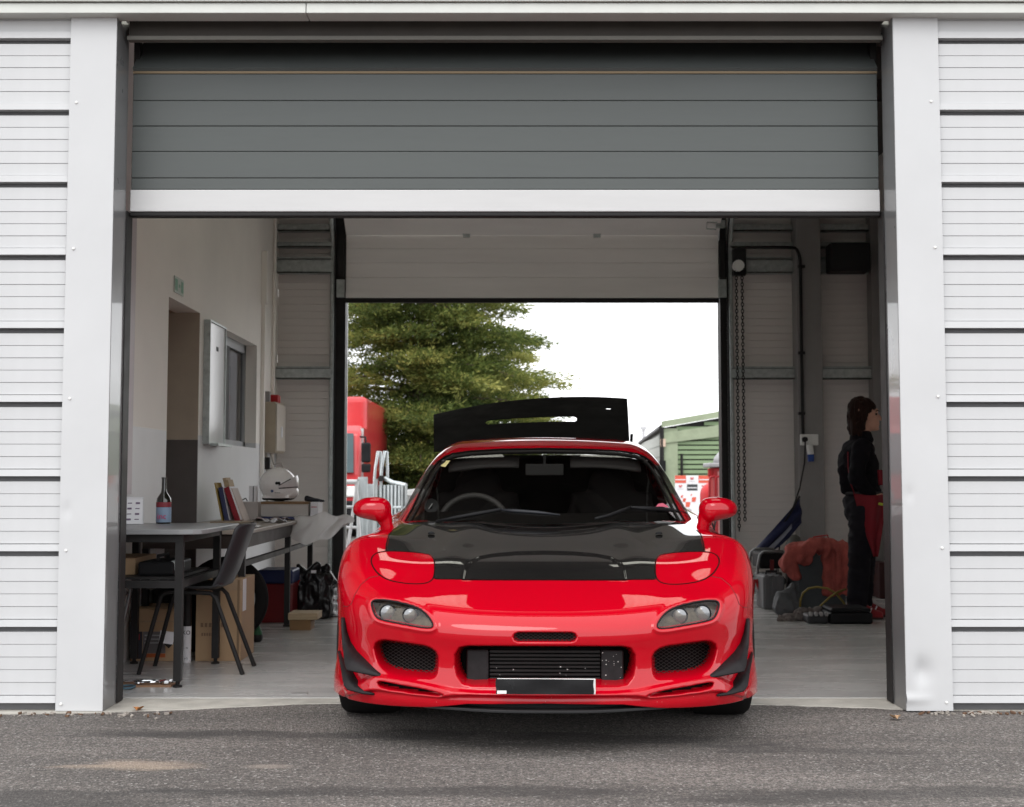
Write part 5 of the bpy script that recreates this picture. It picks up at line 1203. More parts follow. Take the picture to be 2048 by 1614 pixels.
# ---- red axle stand / jack
q = gnd(1512,1215)
js = thing('axle_stand', 'red steel axle stand on the floor close to the car wing', 'axle stand', (q.x,q.y,FZ))
b = MB()
for sx in (-1,1):
    for sy in (-1,1): b.tube([(q.x+sx*.045,q.y+sy*.05,FZ),(q.x+sx*.014,q.y+sy*.014,.20)], .012, 6)
b.box(q.x-.02,q.x+.02,q.y-.02,q.y+.02,.19,.215); b.build('frame', M_red, js); MB().box(q.x-.045,q.x+.045,q.y-.03,q.y+.03,.216,.226).tube([(q.x,q.y,.19),(q.x,q.y,.2159)],.01,8).build('saddle', M_galv, js)
# ---- grey ribbed case
q0 = gnd(1527,1221); x0 = q0.x; x1 = at(1570,1200,q0.y).x
gc = thing('tool_case', 'upright grey ribbed plastic tool case', 'case', ((x0+x1)/2,q0.y+.1,FZ))
MB().box(x0,x1,q0.y,q0.y+.3,FZ,.255).build('case_shell', mat('case_grey', (.12,.125,.13), .5), gc, bevel=.012)
for k in range(3): MB().box(x0+.012+k*.048,x0+.036+k*.048,q0.y-.008,q0.y+.302,FZ+.02,.262).build('rib', mat('case_grey', (.12,.125,.13)), gc, bevel=.003)
MB().tube([(x0+.04,q0.y+.1,.262),(x0+.04,q0.y+.1,.285),(x0+.12,q0.y+.1,.285),(x0+.12,q0.y+.1,.262)], .009, 6).build('handle', M_black, gc)
# ---- grey bag slumped in front
q = gnd(1575,1232)
bg2 = blob('grey_bag', [('e',(q.x-.01,q.y,.06),(.10,.12,.06)),('c',(q.x+.0,q.y,.08),(q.x+.04,q.y+.02,.22),.075,.02),('e',(q.x-.04,q.y-.01,.09),(.06,.08,.08))], .01, mat('bag_grey', (.085,.09,.095), .6, bump=.6, bs=25), it=3, fold=(.014,13,(1,1,.5)))
tag(bg2, 'slumped grey cloth bag in front of the tool case', 'bag')
# ---- bin draped with coral towels
q = gnd(1632,1224); bx0, bx1 = at(1590,1200,q.y).x, at(1695,1200,q.y).x; by = q.y
bn = thing('storage_bin', 'grey plastic bin half hidden under coral towels', 'bin', ((bx0+bx1)/2,by+.2,FZ))
MB().add([(bx0+.04,by,FZ),(bx1-.02,by,FZ),(bx1-.02,by+.38,FZ),(bx0+.04,by+.38,FZ),(bx0+.02,by-.02,.43),(bx1,by-.02,.43),(bx1,by+.4,.43),(bx0+.02,by+.4,.43)], [(0,3,2,1),(0,1,5,4),(1,2,6,5),(2,3,7,6),(3,0,4,7)]).build('tub', mat('bin_grey', (.06,.068,.072), .5), bn, solid=.008)
MB().box(bx0+.012,bx1+.008,by-.028,by-.012,.41,.435).build('rim', mat('bin_grey', (.06,.068,.072)), bn)
M_towel = mat('towel_coral', (.36,.085,.07), .9, var=.25, vs=14, bump=.7, bs=60)
tw = [('e',((bx0+bx1)/2,by+.19,.455),((bx1-bx0)/2+.03,.24,.045)), ('c',(bx0-.02,by-.03,.43),(bx0-.06,by-.04,.36),.05,.06), ('c',(bx0-.06,by-.05,.36),(bx0+.0,by-.05,.27),.055,.03), ('c',(bx0+.02,by-.05,.45),(bx0+.16,by-.05,.50),.045,.05),
      ('c',(bx0+.16,by-.05,.50),(bx1,by-.03,.47),.05,.045), ('b',(bx1-.08,by-.045,.30),(.20,.035,.34)), ('c',(bx1-.17,by-.06,.46),(bx1-.15,by-.06,.18),.022,.018), ('c',(bx1-.09,by-.068,.46),(bx1-.07,by-.062,.16),.02,.016), ('c',(bx1-.03,by-.065,.45),(bx1-.01,by-.06,.20),.022,.016),
      ('c',(bx0+.03,by-.06,.40),(bx0+.13,by-.07,.46),.03,.025), ('e',(bx0+.06,by-.03,.40),(.07,.05,.05))]
tag(blob('coral_towels', tw, .009, M_towel, it=2, fold=(.016,15,(1,1,.45))), 'bunched coral red towels draped over the grey bin', 'towel')
# spindly red handle sticking out behind
tag(MB().tube([at(1618,1085,4.9), at(1628,1074,4.9), at(1655,1070,5.0), at(1660,1090,5.0)], .006, 6).build('wire_handle', M_red, smooth=True), 'thin red wire handle poking up behind the coral towels', 'handle')
# ---- yellow air hose looped on the floor
hp = []
for k in range(40):
    t = k/39; px = 1600 + 95*t; hp.append(at(1602+98*t, 1222-52*math.sin(math.pi*min(1,t*1.35)) if t < .74 else 1175+40*(t-.74)/.26, 3.95))
h1 = [at(1600,1218,3.98),at(1601,1200,3.98),at(1606,1186,3.98),at(1617,1177,3.98),at(1634,1174,3.98),at(1655,1177,3.97),at(1672,1187,3.96),at(1686,1203,3.95),at(1694,1216,3.94)]
h2 = [at(1634,1220,3.9),at(1645,1208,3.9),at(1660,1194,3.9),at(1676,1184,3.92),at(1692,1178,3.94)]
for p in h1+h2: p.z = max(p.z, FZ+.012)
ah = thing('air_hose', 'yellow air hose looped up in front of the grey bin', 'hose', (h1[4].x,3.95,FZ))
MB().tube(h1, .008, 6).build('hose_loop', mat('hose_yellow', (.20,.15,.03), .5), ah, smooth=True); MB().tube(h2, .008, 6).build('hose_loop', mat('hose_yellow', (.20,.15,.03)), ah, smooth=True)
# ---- black drill case lying on the floor, rags beside it
q0, q1 = gnd(1660,1251), gnd(1742,1249); 
dc = thing('drill_case', 'flat black moulded drill case lying on the floor by the person', 'case', ((q0.x+q1.x)/2,q0.y+.15,FZ))
MB().box(q0.x,q1.x,q0.y,q0.y+.3,FZ,.085).build('case_half', M_bk, dc, bevel=.018, seg=3); MB().box(q0.x+.01,q1.x-.01,q0.y+.005,q0.y+.295,.0855,.115).build('case_half', M_bk, dc, bevel=.014)
x0 = at(1617,1240,q0.y).x
MB().box(x0,q0.x-.004,q0.y+.02,q0.y+.2,FZ,.07).build('grip_end', mat('case_dark_grey', (.03,.03,.032), .5), dc, bevel=.015)
for k in range(4): MB().box(x0+.012+k*.035,x0+.032+k*.035,q0.y+.012,q0.y+.05,.06,.088).build('latch', M_colgrey, dc, bevel=.004)
rg = blob('floor_rags', [('e',(at(1585,1238,3.7).x,3.75,.025),(.09,.06,.022)),('e',(at(1610,1235,3.7).x,3.8,.04),(.05,.06,.045)),('c',(at(1600,1228,3.8).x,3.85,.05),(at(1640,1228,3.8).x,3.8,.075),.022,.02),('e',(at(1566,1242,3.7).x,3.72,.015),(.04,.03,.012))], .007, mat('rag_dirty', (.15,.13,.12), .9, var=.5, vs=30, bump=.6, bs=60), it=1, fold=(.012,26,(1,1,1)))
tag(rg, 'dirty grey rags heaped beside the drill case', 'rags')
# ---- shoes box and white trainers by the doorway
sx = at(1766,1228,4.25)
tag(blob('white_trainer', [('c',(sx.x-.06,4.35,.04),(sx.x+.10,4.35,.032),.042,.034),('e',(sx.x-.06,4.35,.075),(.05,.04,.03))], .007, mat('trainer_white', (.42,.40,.40), .6), it=3), 'pale trainer lying behind the person by the jamb', 'shoe')
tag(MB().box(at(1752,1150,5.6).x,at(1772,1150,5.6).x,5.5,5.8,FZ,.30).build('dark_crate', mat('crate_maroon', (.05,.015,.015), .6), bevel=.01), 'dark maroon crate in the corner behind the person', 'crate')

# ================================================================== person in profile, facing the right jamb
PY = 3.93; p0 = gnd(1726,1236); SC = (PY-CAMY)/FPX
def Q(px, py, dy=0.):                      # point of the figure: photo position at the figure's own depth, dy sideways
    v = at(px-3, py, PY); return Vector((v.x, PY + dy, v.z))
pr = thing('person', 'person with brown hair in black jacket and dark trousers standing in profile', 'person', (p0.x,PY,FZ))
M_skin = mat('skin', (.50,.27,.19), .5, var=.08, vs=20)
M_jack = mat('jacket_black', (.008,.007,.009), .85, spec=.08, var=.3, vs=8, bump=.4, bs=14)
M_trou = mat('trousers_dark', (.012,.011,.014), .85, spec=.08, var=.3, vs=8, bump=.4, bs=12)
M_hair = mat('hair_brown', (.022,.010,.007), .6, spec=.1, var=.5, vs=18, stretch=(8,8,.6), bump=.3, bs=60)
M_suit = mat('suit_red', (.16,.006,.012), .7, var=.15, vs=6, bump=.2, bs=18)
M_shoe = mat('shoe_red', (.20,.008,.012), .5)
s2 = .085
# continuous body: head with face, neck, trunk, arms, hands, legs
body_p = [
 ('e',Q(1733,826),(.078,.070,.100)), ('e',Q(1727,820),(.088,.072,.085)), ('e',Q(1744,842),(.058,.052,.066)),
 ('e',Q(1751,855),(.032,.032,.026)), ('c',Q(1757.5,829),Q(1765,838),.0095,.0125), ('e',Q(1755,821),(.016,.034,.016)),
 ('e',Q(1759,846.5),(.012,.022,.008)), ('e',Q(1758.5,850.5),(.011,.020,.008)), ('e',Q(1757,858),(.016,.02,.014)),
 ('e',Q(1731,834,-.068),(.012,.010,.026)), ('e',Q(1731,834,.068),(.012,.010,.026)),
 ('c',Q(1732,848),Q(1727,880),.048,.055), ('e',Q(1722,900),(.095,.165,.065)), ('e',Q(1722,935),(.115,.150,.13)), ('e',Q(1726,970),(.105,.135,.10)), ('e',Q(1729,1005),(.112,.155,.11)),
 ('c',Q(1715,895,-.165),Q(1702,955,-.20),.05,.042), ('c',Q(1702,955,-.20),Q(1735,992,-.15),.040,.030),
 ('c',Q(1718,895,.165),Q(1712,955,.19),.05,.042), ('c',Q(1712,955,.19),Q(1746,990,.14),.040,.030),
 ('c',Q(1725,1015,-s2),Q(1719,1108,-s2),.088,.062), ('c',Q(1719,1108,-s2),Q(1712,1205,-s2),.060,.042),
 ('c',Q(1735,1015,s2),Q(1738,1108,s2),.088,.062), ('c',Q(1738,1108,s2),Q(1734,1205,s2),.060,.042)]
def hand(px, py, dy, s):
    w_ = Q(px, py, dy); L = [('e',w_+Vector((.035,0,-.012)),(.042,.018,.034))]
    for k in range(4):
        b0 = w_+Vector((.062,0,.012-.017*k)); b1 = b0+Vector((.028,s*.004,-.016)); b2 = b1+Vector((.010,s*.002,-.026+.003*k)); L += [('c',b0,b1,.0088,.0082),('c',b1,b2,.008,.0068)]
    L += [('c',w_+Vector((.02,0,.018)),w_+Vector((.05,-s*.02,.03)),.011,.0095),('c',w_+Vector((.05,-s*.02,.03)),w_+Vector((.075,-s*.022,.018)),.0092,.0075)]
    return L
body_p += hand(1738,994,-.145,-1) + hand(1748,992,.135,1)
hz = Q(1733,870).z; wz = Q(1700,985).z
blob('body', body_p, .0075, [M_skin], pr, it=3)
# hair: cap, sides and shoulder-length ends, parted off the face
hair = [('e',Q(1725,817),(.092,.080,.084)), ('e',Q(1718,831),(.070,.078,.080)), ('c',Q(1712,836,-.02),Q(1709,864,-.03),.046,.026), ('c',Q(1714,840,.03),Q(1713,864,.03),.05,.032),
        ('c',Q(1727,822,-.066),Q(1722,858,-.060),.026,.020), ('c',Q(1727,822,.066),Q(1722,858,.060),.026,.020), ('c',Q(1738,806,-.03),Q(1747,815,-.045),.026,.016), ('c',Q(1738,806,.03),Q(1747,815,.045),.026,.016),
        ('c',Q(1718,850,-.055),Q(1719,870,-.055),.028,.014), ('c',Q(1707,855,0),Q(1708,866,0),.03,.018)]
blob('hair', hair, .006, M_hair, pr, it=2, fold=(.008,42,(1,1,.22)))
def eye(px, py, dy):
    c = Q(px, py, dy); MB().lathe([(0,-.0085),(.006,-.006),(.0085,0),(.006,.006),(0,.0085)], 12, Matrix.Translation(c)).build('eye', mat('eye_dark', (.03,.02,.02), .2), pr, smooth=True)
eye(1753,828.5,-.034); eye(1753,828.5,.034)
MB().tube([Q(1751,823,-.050), Q(1756,821.5,-.040), Q(1759.5,823,-.026)], .0035, 6).build('eyebrow', M_hair, pr, smooth=True)
MB().tube([Q(1751,849,-.030), Q(1757,848.6,-.022), Q(1760.5,848.6,-.008)], .0028, 6).build('lips', mat('lip', (.35,.10,.09), .5), pr, smooth=True)
# jacket with stand-up collar and hem, trousers, shoes
jk = [('e',Q(1721,900),(.108,.178,.075)), ('e',Q(1720,932),(.138,.165,.15)), ('e',Q(1724,962),(.130,.155,.12)), ('e',Q(1727,982),(.132,.160,.05)),
      ('c',Q(1714,896,-.168),Q(1701,955,-.205),.064,.056), ('c',Q(1701,955,-.205),Q(1734,991,-.15),.053,.040), ('c',Q(1717,896,.168),Q(1711,955,.195),.064,.056), ('c',Q(1711,955,.195),Q(1744,989,.14),.053,.040),
      ('c',Q(1724,880),Q(1730,873),.078,.062), ('e',Q(1740,880),(.036,.05,.022)), ('e',Q(1700,925),(.07,.12,.12)), ('c',Q(1688,940,-.05),Q(1690,982,-.05),.045,.03), ('e',Q(1745,960),(.06,.11,.10))]
j = blob('jacket', jk, .009, M_jack, pr, it=3, fold=(.0045,12,(1,1,1.5)))
MB().tube([Q(1688,986,0)+Vector((.02,0,0))]+[Q(1727,986)+Vector((.142*-math.cos(a*math.pi/12), -.168*math.sin(a*math.pi/12), 0)) for a in range(1,12)], .010, 6).build('hem', mat('hem_grey', (.03,.03,.032), .7), j, smooth=True)
MB().tube([Q(1711,884,-.14), Q(1717,880.5,-.12), Q(1722,883,-.10)], .006, 6).build('piping', M_suit, j, smooth=True)
MB().tube([Q(1690,905,-.13), Q(1688,935,-.165), Q(1692,965,-.17), Q(1700,985,-.165)], .004, 6).build('piping', M_suit, j, smooth=True)
tr = [('e',Q(1728,1005),(.135,.168,.10)), ('e',Q(1714,1020,-.03),(.085,.12,.10)), ('c',Q(1724,1020,-s2),Q(1717,1108,-s2),.105,.080), ('c',Q(1717,1108,-s2),Q(1711,1207,-s2),.078,.066),
      ('c',Q(1736,1020,s2),Q(1738,1108,s2),.102,.078), ('c',Q(1738,1108,s2),Q(1735,1207,s2),.076,.064), ('e',Q(1711,1195,-s2),(.072,.066,.05)), ('e',Q(1735,1195,s2),(.07,.064,.05))]
blob('trousers', tr, .009, M_trou, pr, it=3, fold=(.006,10,(1,1,1.8)))
# red suit panel hanging from the waist on the near side
def panel(u, v):
    w_ = (1-v)**.85; x0, x1 = 1699+37*v, 1770-28*v; px = x0+(x1-x0)*u; py = 986+ (1110-986)*v - 10*(1-v)*math.sin(math.pi*u)*-.4
    d = -.20 - .02*math.sin(math.pi*u)*(1-v) + .014*math.sin(u*8+v*4); return Q(px, py, d + .05*abs(u-.5)*2*(1-v))
MB().grid(panel, 20, 24).build('suit_sleeve', M_suit, pr, smooth=True, solid=.012)
def panel2(u, v):
    px = 1746 + 10*u + 2*v; py = 940 + 30*v; return Q(px, py, -.165 - .01*math.sin(u*3))
MB().grid(panel2, 5, 8).build('suit_panel', M_suit, pr, smooth=True, solid=.006)
tg = Q(1747,1007,-.235); MB().obox(tg, (.032,.006,.018), (0,R(12),0)).build('glove_tag', mat('tag_lime', (.35,.42,.04), .5), pr, bevel=.003)
for dy, dx in ((-s2, 0), (s2, 23)):
    z0 = FZ; hx = Q(1706+dx,1220).x; y = PY+dy
    sh_ = blob('shoe', [('c',Vector((hx-.02,y,FZ+.040)),Vector((hx+.17,y,FZ+.030)),.042,.030), ('e',Vector((hx+.0,y,FZ+.085)),(.058,.048,.05)), ('c',Vector((hx+.03,y,FZ+.09)),Vector((hx+.13,y,FZ+.045)),.036,.03), ('b',Vector((hx+.075,y,FZ+.012)),(.24,.075,.022))], .007, [M_shoe, mat('sole_dark', (.06,.02,.02), .6)], pr, it=3, picker=lambda c, n: 1 if c.z < FZ+.016 else 0)
    st_ = MB()
    for k in range(3):
        a = Vector((hx+.045+.022*k, y-.043, FZ+.035)); b_ = a + Vector((.022 if k % 2 == 0 else -.004, .006, .045)); st_.tube([a, b_], .005, 5)
    st_.build('stripe', M_paper, sh_)
# ================================================================== yard beyond the rear door
# ---- conifer: trunk, limbs, sprays of needles
def conifer(name, label, base, H, Rb, seed, n_limb, lean=0., spray=1.0, top_bias=.8):
    r_ = np.random.default_rng(seed); t = thing(name, label, 'tree', base)
    bx, by, bz = base
    tk = MB().tube([(bx+lean*z*.02, by, bz+z) for z in np.linspace(0, H*.97, 10)], [max(.02, .17*(1-k/10)) for k in range(10)], 8)
    tk.build('trunk', mat('bark', (.10,.075,.055), .9, bump=.6, bs=12), t, smooth=True)
    lim = MB(); quads = []; tint = []
    for i in range(n_limb):
        hz_ = H*(.03 + .95*((i+r_.random())/n_limb)); rad = Rb*(1-hz_/H)**top_bias*(.72+.5*r_.random()); az = i*2.39996 + r_.normal()*.3
        d = np.array([math.cos(az), math.sin(az), 0]); o = np.array([bx+lean*hz_*.02, by, bz+hz_]); rise = r_.uniform(-.05,.30)
        n = 7; pts = [o + d*rad*k/n + np.array([0,0,rise*rad*(k/n) - .22*rad*(k/n)**2]) for k in range(n+1)]
        lim.tube(pts, [max(.008, .07*(rad/Rb)*(1-k/(n+.5))) for k in range(n+1)], 5)
        tone = r_.normal()*.22
        m_ = int(24*rad*spray) + 8; nl = 26
        f_ = .04 + .99*r_.random(m_)**.75; k = np.minimum(n-1, (f_*n).astype(int)); PT = np.array(pts)
        a = PT[k] + (PT[k+1]-PT[k])*(f_*n-k)[:,None]
        side = r_.normal(size=(m_,3))*np.array([.5,.5,.10])*(.16+.26*rad*(1-f_*.6))[:,None]; c = a + side; c[:,2] -= .08*np.abs(r_.normal(size=m_))
        out = d*.8 + side/(np.linalg.norm(side, axis=1)[:,None]+1e-6)*.7 + r_.normal(size=(m_,3))*.3; out[:,2] = out[:,2]*.3 + .03; out /= np.linalg.norm(out, axis=1)[:,None]
        c = np.repeat(c, nl, 0); out = np.repeat(out, nl, 0); M_ = len(c); along = r_.random(M_)[:,None]
        q = c + out*along*.42 + r_.normal(size=(M_,3))*np.array([.075,.075,.03]); dd = out + r_.normal(size=(M_,3))*.45; dd[:,2] += .10; dd /= np.linalg.norm(dd, axis=1)[:,None]
        s_ = np.cross(dd, r_.normal(size=(M_,3))); s_ /= np.linalg.norm(s_, axis=1)[:,None]+1e-9
        L_ = r_.uniform(.05,.15,M_)[:,None]; w_ = r_.uniform(.009,.020,M_)[:,None]
        quads.append(np.stack([q - s_*w_*.4, q + dd*L_*.55 - s_*w_, q + dd*L_, q + dd*L_*.55 + s_*w_], 1))
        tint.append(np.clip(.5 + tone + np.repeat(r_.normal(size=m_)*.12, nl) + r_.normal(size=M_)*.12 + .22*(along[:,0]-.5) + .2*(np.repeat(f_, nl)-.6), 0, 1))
    lim.build('limbs', mat('bark', (.10,.075,.055)), t, smooth=True)
    Vq = np.concatenate(quads).reshape(-1, 3); Fq = np.arange(len(Vq)).reshape(-1, 4); me = np_mesh('foliage', Vq, Fq); me.polygons.foreach_set('use_smooth', np.zeros(len(Fq), bool))
    at_ = me.attributes.new('hue', 'FLOAT', 'FACE'); at_.data.foreach_set('value', np.concatenate(tint).astype(np.float32))
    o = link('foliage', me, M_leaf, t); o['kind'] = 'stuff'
    return t
def leaf_mat():
    m = bpy.data.materials.new('conifer_leaf'); m.use_nodes = True; n = m.node_tree.nodes; l = m.node_tree.links; b = n['Principled BSDF']
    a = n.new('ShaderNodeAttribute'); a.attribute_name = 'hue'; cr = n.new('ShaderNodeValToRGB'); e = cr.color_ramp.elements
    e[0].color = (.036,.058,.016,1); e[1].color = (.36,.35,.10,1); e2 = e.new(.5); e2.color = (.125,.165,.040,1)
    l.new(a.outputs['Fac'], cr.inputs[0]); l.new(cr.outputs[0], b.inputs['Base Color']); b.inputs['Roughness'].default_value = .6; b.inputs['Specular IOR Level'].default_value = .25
    b.inputs['Subsurface Weight'].default_value = 0
    tr_ = n.new('ShaderNodeBsdfTranslucent'); l.new(cr.outputs[0], tr_.inputs[0]); x = n.new('ShaderNodeMixShader'); x.inputs[0].default_value = .42
    l.new(b.outputs[0], x.inputs[1]); l.new(tr_.outputs[0], x.inputs[2]); l.new(x.outputs[0], n['Material Output'].inputs[0]); return m
M_leaf = leaf_mat()
tx = at(842, 900, 24).x
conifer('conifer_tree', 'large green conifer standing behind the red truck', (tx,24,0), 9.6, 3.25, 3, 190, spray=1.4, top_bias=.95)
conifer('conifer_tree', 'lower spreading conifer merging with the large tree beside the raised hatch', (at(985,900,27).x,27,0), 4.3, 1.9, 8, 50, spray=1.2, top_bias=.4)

# ---- red box truck
TY = 18.0
def tq(px, py, Y=TY): return at(px, py, Y)
M_tr = mat('truck_red', (.52,.035,.04), .35, var=.05, coat=.5)
xr = tq(727,900).x; zt = tq(700,796).z
tk = thing('box_truck', 'red box truck parked outside behind the galvanised gate', 'truck', (xr-1.1,TY+1,0))
MB().box(xr-2.1,xr,TY+.5,TY+4.6,.75,tq(700,795,TY+.5).z+.02).build('cargo_box', M_tr, tk, bevel=.10, seg=4)
cx1 = tq(721,900,TY-.6).x; cz = tq(700,850,TY-.6).z
MB().prism([(TY-.75,.35),(TY-.75,1.05),(TY-.55,cz-.12),(TY-.35,cz),(TY+.5,cz),(TY+.5,.35)], cx1-1.75, cx1, 'yz').build('cab', M_tr, tk, bevel=.06, seg=3)
w0, w1 = tq(640,870,TY-.72), tq(707,950,TY-.72)
sc_ = MB().add([(cx1-1.6,TY-.80,1.08),(cx1-.09,TY-.80,1.08),(cx1-.12,TY-.585,cz-.14),(cx1-1.58,TY-.585,cz-.14)], [(0,1,2,3)]).build('windscreen', mat('truck_glass', (.07,.10,.11), .5, spec=.12), tk, solid=.02)
MB().box(cx1-.02,cx1+.03,TY-.45,TY-.40,1.0,cz-.05).build('pillar', mat('pillar_silver', (.5,.5,.5), .4, metal=.3), tk)
m0, m1 = tq(723,885,TY-.8), tq(741,925,TY-.8)
mr_ = MB().box(m0.x,m1.x,TY-.84,TY-.74,m1.z,m0.z).build('wing_mirror', M_bk, tk, bevel=.03, seg=3)
m2, m3 = tq(723,926,TY-.8), tq(741,945,TY-.8)
MB().box(m2.x,m3.x,TY-.84,TY-.74,m3.z,m2.z-.01).build('lower_mirror', M_bk, mr_, bevel=.03, seg=3)
MB().tube([(cx1,TY-.6,m0.z+.1),((m0.x+m1.x)/2-.02,TY-.75,m0.z+.09),((m0.x+m1.x)/2,TY-.79,m0.z-.02)], .018, 6).build('mirror_arm', M_bk, mr_, smooth=True)
MB().box(cx1-1.75,cx1+.02,TY-.86,TY-.74,.35,.62).build('bumper', M_bk, tk, bevel=.03)
MB().box(cx1-.36,cx1-.06,TY-.80,TY-.752,.68,.86).build('headlight', M_plastic_w, tk, bevel=.03)
MB().tube([(cx1-.30,TY-.815,.98),(cx1-.22,TY-.815,1.0),(cx1-.28,TY-.815,.90),(cx1-.20,TY-.815,.84)], .02, 6).build('white_mark', M_paper, tk, smooth=True)
for y in (TY+.05, TY+3.6):
    for x in (cx1-.12, cx1-1.6):
        w_ = MB().lathe([(.2,-.11),(.34,-.11),(.37,-.08),(.37,.08),(.34,.11),(.2,.11)], 28, Matrix.Translation((x,y,.37)) @ Matrix.Rotation(R(90),4,'Y')).build('wheel', M_tyre, tk, smooth=40)
        MB().lathe([(0,-.06),(.2,-.09),(.2,.09),(0,.06)], 20, Matrix.Translation((x,y,.37)) @ Matrix.Rotation(R(90),4,'Y')).build('hub', M_galv, w_, smooth=40)
MB().box(xr-1.9,xr-.2,TY+.5,TY+4.5,.45,.749).build('chassis', M_steel, tk)

# ---- galvanised car trailer gate: corrugated panels, rails, hoops
GY = 10.5
gt = thing('galvanised_gate', 'galvanised corrugated trailer gate with two tall hoops outside', 'gate', (at(765,1000,GY).x,GY,0))
M_gal2 = mat('galvanised_bright', (.52,.56,.57), .35, metal=.5, var=.35, vs=7, stretch=(3,3,.5))
def corr(px0, px1, py, Y0, Y1):
    a, b_ = at(px0, py, Y0), at(px1, py, Y1); n = 40
    def fn(u, v):
        p = a.lerp(b_, u); s_ = .018*(1 if (u*7) % 1 < .5 else -1); return (p.x, p.y + s_, .25 + (p.z-.25)*v)
    return MB().grid(fn, 112, 2)
corr(716,735,954,GY+.2,GY+.15).build('corrugated_panel', M_gal2, gt, solid=.004)
corr(735,752,968,GY+.5,GY+.6).build('corrugated_panel', M_gal2, gt, solid=.004)
corr(757,808,970,GY,GY-.3).build('corrugated_panel', M_gal2, gt, solid=.004)
for (px, y_) in ((750,GY+.02),(763,GY-.02)):
    a, t1, t2, e = at(px-1,958,y_), at(px+6,903,y_), at(px+10,903,y_), at(px+11,955,y_)
    MB().tube([(a.x,y_,.2),(a.x,y_,a.z),(at(px+1,935,y_).x,y_,at(px+1,935,y_).z),(t1.x,y_,t1.z),(t2.x,y_+.05,t2.z),(e.x,y_+.08,e.z)], .017, 8).build('hoop', M_gal2, gt, smooth=60)
rl = [at(770,957,GY-.05),at(785,965,GY-.12),at(800,968,GY-.25),at(812,971,GY-.33)]
MB().tube(rl, .026, 8).build('top_rail', M_gal2, gt, smooth=60)
MB().tube([at(772,1015,GY-.06),at(812,1015,GY-.34)], .022, 8).build('mid_rail', M_gal2, gt)
for px in (811, 806, 752, 718): 
    q = at(px, 970 if px > 790 else 958, GY-.3 if px > 790 else GY); MB().box(q.x-.022,q.x+.022,q.y-.04,q.y-.0,.02,q.z).build('post', M_gal2, gt)
q = at(762,957,GY-.08); MB().lathe([(0,-.03),(.035,-.03),(.035,.03),(0,.03)], 12, Matrix.Translation(q) @ Matrix.Rotation(R(90),4,'X')).build('hinge_pin', M_steel, gt)
# ---- white step ladder in front of it
LY = 8.6
ld = thing('step_ladder', 'white metal step ladder just outside the rear door', 'ladder', (at(702,1090,LY).x,LY,0))
M_lad = mat('ladder_white', (.70,.71,.72), .4)
for (a, b_) in (((690,962),(689,1120)), ((715,962),(692,1120)), ((712,966),(722,1120))):
    p, q = at(*a, LY), at(*b_, LY); MB().tube([p, (q.x, LY, max(.0, q.z))], .017, 8).build('rail', M_lad, ld)
for py in (964, 1014, 1055, 1095): MB().tube([at(689,py,LY), at(713,py,LY)], .015 if py > 970 else .026, 8).build('rung', M_lad, ld)
# pale bin beside the windscreen
q = at(822,1000,11.5); pbn = tag(MB().lathe([(0,0),(.20,0),(.24,.75),(.25,.78),(.2,.84),(0,.86)], 18, Matrix.Translation((q.x+.08,11.5,0))).build('wheelie_bin', mat('bin_pale', (.34,.34,.33), .5), smooth=40), 'pale grey domed bin outside beside the windscreen pillar', 'bin')

# ---- green clad workshop
BY = 26.0
M_gr = mat('green_cladding', (.20,.275,.155), .6, var=.05); M_gr2 = mat('green_trim', (.31,.36,.245), .5); M_gw = mat('pale_cladding', (.62,.64,.60), .5)
c = at(1327,855,BY); zl = c.z; e = at(1475,832,BY+2); x0 = c.x
wk = thing('green_workshop', 'pale green clad workshop with sloping roof edge beyond the yard', 'building', (x0+2.5,BY,0))
def gable(x): return zl + (e.z-zl)*(x-x0)/(e.x-x0)
x1 = x0+7
b = MB(); nb = 15; z = 0; hgt = .11
cl2 = MB()
while z < gable(x1)+.2:
    xa = x0+.30; za, zb = z, z+hgt
    # each board follows the raking roof edge
    xs0 = xa if zb <= gable(xa) else min(x1, x0 + (zb-zl)/(e.z-zl)*(e.x-x0))
    if xs0 < x1-.05: cl2.add([(xs0,BY,za),(x1,BY,za),(x1,BY+.015,zb-.03),(xs0,BY+.015,zb-.03),(xs0,BY+.12,zb-.027),(x1,BY+.12,zb-.027)], [(0,1,2,3),(3,2,5,4)])
    z += hgt
cl2.build('wall', M_gr, wk)
MB().add([(x0,BY+.10,0),(x1,BY+.10,0),(x1,BY+.10,gable(x1)),(x0,BY+.10,zl)], [(0,1,2,3)]).build('wall_backing', M_steel, wk)
MB().add([(x0-.05,BY-.06,zl-.0),(x1,BY-.06,gable(x1)),(x1,BY-.06,gable(x1)+.14),(x0-.05,BY-.06,zl+.14)], [(0,1,2,3)]).build('roof_edge', M_gr2, wk, solid=.12)
MB().add([(x0+.0,BY-.03,zl-.36),(x1,BY-.03,gable(x1)-.75),(x1,BY-.03,gable(x1)-.36),(x0+.0,BY-.03,zl-.12)], [(0,1,2,3)]).build('fascia_band', M_gr2, wk, solid=.05)
MB().box(x0-.02,x0+.32,BY-.02,BY+.06,0,zl-.02).build('corner_trim', M_gr2, wk)
sd_ = MB(); z = 0; s0 = at(1283,886,BY+8)
while z < 4:
    sd_.add([(x0-.03,BY+.02,z),(s0.x,BY+8,z),(s0.x-.04,BY+8,min(z+.22,s0.z)),(x0-.07,BY+.02,min(z+.22,zl))], [(0,1,2,3)]); z += .25
    if z > zl-.2: break
sd_.build('side_cladding', M_gw, wk)
MB().add([(x0,BY,0),(s0.x,BY+8,0),(s0.x,BY+8,s0.z),(x0,BY,zl)], [(0,1,2,3)]).build('side_wall', mat('pale_shadow', (.42,.44,.42), .6), wk)
